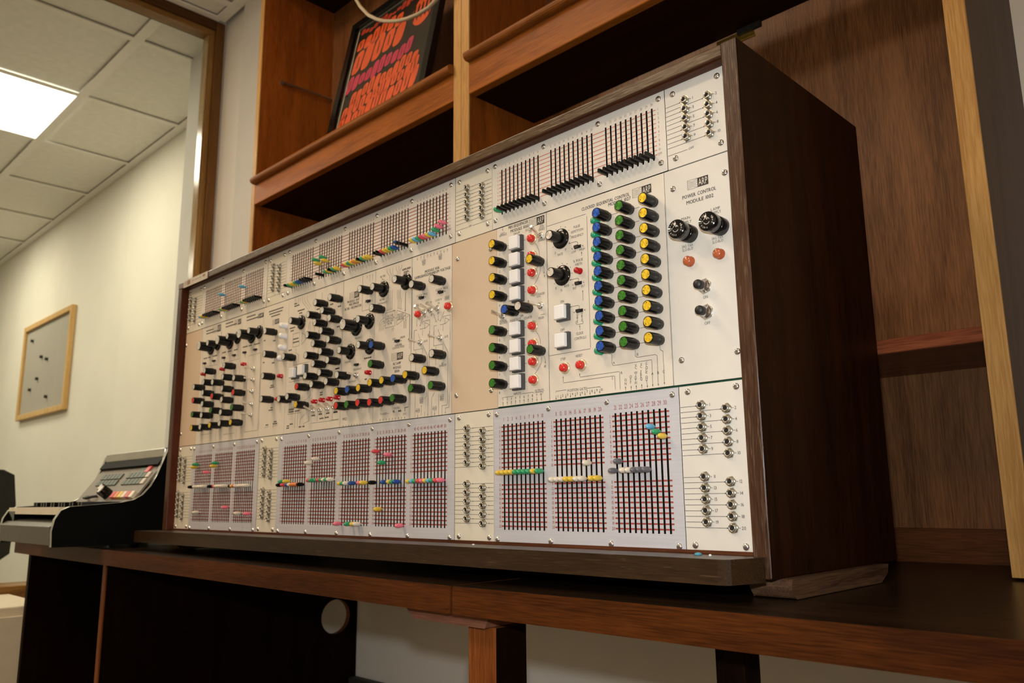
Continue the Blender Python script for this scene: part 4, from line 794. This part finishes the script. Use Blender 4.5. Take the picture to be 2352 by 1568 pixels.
for L_ in LINES:
    ar = L_[0]; P = [(L_[i], L_[i+1]) for i in range(1, len(L_), 2)]; Q = [P[0]]
    for p in P[1:]:
        a = Q[-1]; dx, dz = p[0]-a[0], p[1]-a[1]
        if abs(dx) < .0022 and abs(dz) > 3*abs(dx): p = (a[0], p[1])
        elif abs(dz) < .0026 and abs(dx) > 3*abs(dz): p = (p[0], a[1])
        Q.append(p)
    mm = LT[owner(Q[0][0])]
    for p, q in zip(Q, Q[1:]): line(mm, p, q)
    if ar: arrow(mm, Q[-2], Q[-1])
for x, z, w in BARS:
    mm = LT[owner(x)]; n = max(2, int(w/.0042)); u = w/n
    for i in range(n): mm.rect(x+i*u, x+i*u+u*.8, z-.0011, z+.0011, -.0002)
for x0, xm, x1, zb, zt_ in LOGOS:
    mm = LT[owner((x0+x1)/2)]; zt_ = zb+(x1-x0)*.40; mm.rect(xm, x1, zb, zt_, -.0002)
    for p, q in (((x0,zb),(xm,zb)),((x0,zb),(x0,zt_)),((x0,zt_),(xm,zt_))): line(mm, p, q, .0003)
    for i in range(5):
        z = zb+(zt_-zb)*(i+.5)/5; k = (zt_-zb)*.07*(2-i); line(mm, (x0, z), ((x0+xm)/2, z+k), .0003); line(mm, ((x0+xm)/2, z+k), (xm, z-k*.4), .0003)
    text(mm, 'ARP', (xm+x1)/2, (zb+zt_)/2, (zt_-zb)*.72, (x1-xm)*.82, -.0003, 1)
for x, z in SKIRTED + BIGK:        # scale dots printed round the skirted knobs
    R = .0155 if (x, z) in SKIRTED else .0185
    for i in range(9):
        a = math.radians(-30+i*30); cx, cz = x+R*math.cos(a), z+R*math.sin(a); o = owner(x)
        if MODS[o][0] < cx-.001 and cx+.001 < MODS[o][1]: LT[o].add([(cx+.0006*math.cos(2*PI*k/8), -.00022, cz+.0006*math.sin(2*PI*k/8)) for k in range(8)], [tuple(range(8))])
for i, mm in LT.items():
    if mm.f: mm.build('lettering', ['ink', 'ivory'], mods[i])['kind'] = 'stuff'
SCREWS_M = [(-.5810,.3841),(-.5790,.1927),(.3069,.3849),(.3054,.1902),(.3748,.3838),(.3745,.1904),(.7337,.3866),(.6690,.3866),(.7354,.1942),(.6690,.1935)]
for x, z in SCREWS_M: part('screw', 'screw', x, z, 0, mods[owner(x)])

# --- knobs, each with its spun cap
KN = dict(m='silver', y='yellow', g='green', b='blue', r='red')
def knob(x, z, k='m', a=None):
    o = part('knob', 'knob', x, z); c = put('knob_cap', PM['cap_'+k], o, 0, (x, 0, z)); c.rotation_euler = (0, a if a is not None else random.uniform(-2.4, 2.4), 0)
    if k != 'm': tag(c, KN[k]+' spun metal cap')
for x, z, k in K_ALL: knob(x, z, k)
for i in range(10):
    z = .3778-.01762*i
    knob(.5766, z, 'b'); knob(.6098, z, 'g'); knob(.6431, z, 'y')
for i in range(4):
    knob(.4003, .3808-.0230*i, 'y'); knob(.3995, .2650-.0231*i, 'g')
for x, z in SKIRTED:
    o = part('skirted_knob', 'knob', x, z); put('knob_skirt', PM['skirt'], o, 0, (x, 0, z)); c = put('knob_cap', PM['cap_m'], o, 0, (x, 0, z)); c.rotation_euler = (0, random.uniform(-2, 2), 0)
for x, z in BIGK:
    o = part('large_knob', 'bigknob', x, z); put('knob_skirt', PM['skirt_big'], o, 0, (x, 0, z)); put('knob_cap', PM['bigcap'], o, 0, (x, 0, z))
for x, z in RLAMP: part('indicator_lamp', 'redlamp', x, z)
for i in range(10): part('indicator_lamp', 'greenlamp', .5604, .3758-.01757*i)
for x, z in ((-.1609,.3610),(-.1616,.3421),(-.1625,.3212),(-.1635,.3016)): part('white_button', 'whitelamp', x, z)
SQ = [(-.1185,.2699),(-.0906,.2716),(.5054,.2727),(.5052,.2379)] + [(.4283, .3790-.0229*i) for i in range(4)] + [(.4275, .2645-.0229*i) for i in range(4)]
for x, z in SQ:
    o = part('square_button', 'bezel', x, z, bevel=.0006); put('button_top', PM['sqtop'], o, .0011, (x, 0, z))
RB = [(.4540, .3796-.0229*i) for i in range(4)] + [(.4533, .2645-.0229*i) for i in range(4)] + [(.5048,.2048),(.5308,.2051),(.2230,.3184),(.2903,.3188)]
for x, z in RB:
    o = part('push_button', 'redring', x, z); put('button_top', PM['redtop'], o, 0, (x, 0, z))
for x, z in SLIDES: part('slide_switch', 'slide', x, z)
for x, z, x2, z2 in TOG:
    m = MB(); hx_ = [(.0052*math.cos(PI*i/3), .0052*math.sin(PI*i/3)) for i in range(6)]
    m.prism(hx_, 1, -.0018, 0); m.lathe([(.0034,.0018),(.0034,.0050),(.0028,.0058)], seg=14)
    o = m.build('toggle_switch', 'chrome', syn, 0, (x, 0, z))
    dx = max(-.006, min(.006, x2-x)); dz = max(-.006, min(.006, z2-z))
    MB().tube([(0,-.004,0),(dx*.5,-.013,dz*.5+.001),(dx,-.0225,dz+.002)], .0011, 8, r1=.0018).build('lever', 'chrome', o, 0, (x, 0, z))
# power module: fuse holders, lamps, push switches
for x, z in ((.6880,.3295),(.7255,.3286)):
    m = MB(); m.lathe([(.0098,0),(.0098,.010),(.0090,.0115),(.0084,.0118)], seg=28, cap1=False); o = m.build('fuse_holder', 'gloss_black', syn, 0, (x, 0, z))
    m = MB(); m.lathe([(.0083,.0118),(.0083,.0165),(.0103,.0172),(.0105,.0265),(.0098,.0280),(.0001,.0282)], seg=36, knurl=.0002, kr=(2,3), cap1=False)
    for k in range(3):
        for j, ch_ in enumerate('FUSE'):
            a = math.radians(150-k*120-j*19); vs, fs = glyph(ch_); s = .0016/CAP; ca, sa = math.cos(a), math.sin(a); t = a-PI/2
            m.add([(ca*.0072+(v[0]-.3)*s*math.cos(t)-(v[1]-CAP/2)*s*math.sin(t), -.0286, sa*.0072+(v[0]-.3)*s*math.sin(t)+(v[1]-CAP/2)*s*math.cos(t)) for v in vs], fs, 1)
    for k in range(2):
        for j in range(9):
            a0 = math.radians(20+k*180+j*15); a1 = math.radians(20+k*180+(j+1)*15)
            m.quad(*[(r*math.cos(a), -.0286, r*math.sin(a)) for r, a in ((.0033,a0),(.0037,a0),(.0037,a1),(.0033,a1))], 1)
    m.build('fuse_cap', ['gloss_black', 'white_mark_glint'], o, 0, (x, 0, z))
for x, z in ((.6860,.2992),(.7226,.2994)): part('indicator_lamp', 'orangelamp', x, z)
for x, z in ((.7025,.2685),(.7028,.2406)):
    m = MB(); hx_ = [(.0088*math.cos(PI*i/3+.3), .0088*math.sin(PI*i/3+.3)) for i in range(6)]
    m.prism(hx_, 1, -.0016, 0); m.lathe([(.0072,.0016),(.0072,.0032),(.0052,.0036),(.0052,.0085),(.0046,.0090)], seg=22); o = m.build('push_switch', 'chrome', syn, 0, (x, 0, z))
    m = MB(); m.lathe([(.0046,.0085),(.0050,.0095),(.0050,.0150),(.0042,.0168),(.0003,.0172)], seg=22); m.build('button_top', 'matt_black', o, 0, (x, 0, z))

# --- sliders: colours per slot, height, and the ones pushed elsewhere
def sliders(pi, up, cols, zs, moved={}):
    n = 0
    for si, (c10, z) in enumerate(zip(cols.split(), zs)):
        for i, c in enumerate(c10):
            x = SEC[pi][si]+PIT[pi]*i; zz = moved.get(n+1, z)
            put('slider_handle', PM['blade' if up and c == 'k' else 'h_'+c], matrix[pi, up], 0, (x, 0, zz)); n += 1
sliders(5, 1, 'gkkkkkkkkk kkkkkkkkkk kkkkkkkkkk', [.4318]*3)
sliders(3, 1, 'kgyygbbkkk gykgygykgy rygyoykgyy kkryygbbkk ysgrpysgpp', [.4318]*5, {11: .4608, 12: .4531, 14: .4608, 15: .4535, 38: .4379, 39: .4345, 48: .436, 49: .4395, 50: .4440})
sliders(1, 1, 'syykkkkkkk sgykkkkkkk sgykkkkkkk', [.4318]*3, {11: .4646, 21: .4645})
sliders(5, 0, 'yyyyggggyg wwwyywwwyy ddwwdddsgy', [.0829, .0722, .0798], {18: .0898, 22: .0900, 28: .1251, 29: .1192, 30: .1141})
sliders(3, 0, 'kgrybwoook wrgwgrgwgw pygwgbywpy krygbpygbp ysgrpysgrp', [.0777, .0835, .0766, .0764, .0762], {2: .0834, 4: .0834, 11: .1121, 14: .1177, 21: .0152, 25: .0152, 27: .0152, 28: .0152, 32: .1223, 33: .0374, 34: .1050, 36: .1161, 40: .0144})
sliders(1, 0, 'kyggwwwwwp kygrwwwwwp kyrwwwwwwp'.replace('kyggw', 'kygww', 1), [.0805, .0800, .0792], {2: .1199, 3: .1250, 5: .0305, 10: .1077, 12: .1190, 13: .1247, 20: .0402, 25: .0296, 30: .0288})

# crumbs left on the ledge
m = MB(); m.lathe([(.0035,0),(.0040,.0010),(.0022,.0022),(.0005,.0025)], (.6935, -.026, -.0057), 9, axis=2, cap0=True); tag(m.build('paper_scrap', 'debris_blue'), 'tiny blue scrap lying on the synthesizer ledge', 'scrap')
m = MB(); m.lathe([(.0013,0),(.0015,.0010),(.0004,.0016)], (.7095, -.030, -.0057), 8, axis=2, cap0=True); tag(m.build('crumb', 'debris_white'), 'tiny white crumb beside the blue scrap on the ledge', 'crumb')
m = MB(); m.lathe([(.0016,0),(.0018,.0008),(.0004,.0013)], (.372, -.030, -.0057), 8, axis=2, cap0=True); tag(m.build('crumb', 'debris_white'), 'tiny white crumb at the middle of the synthesizer ledge', 'crumb')
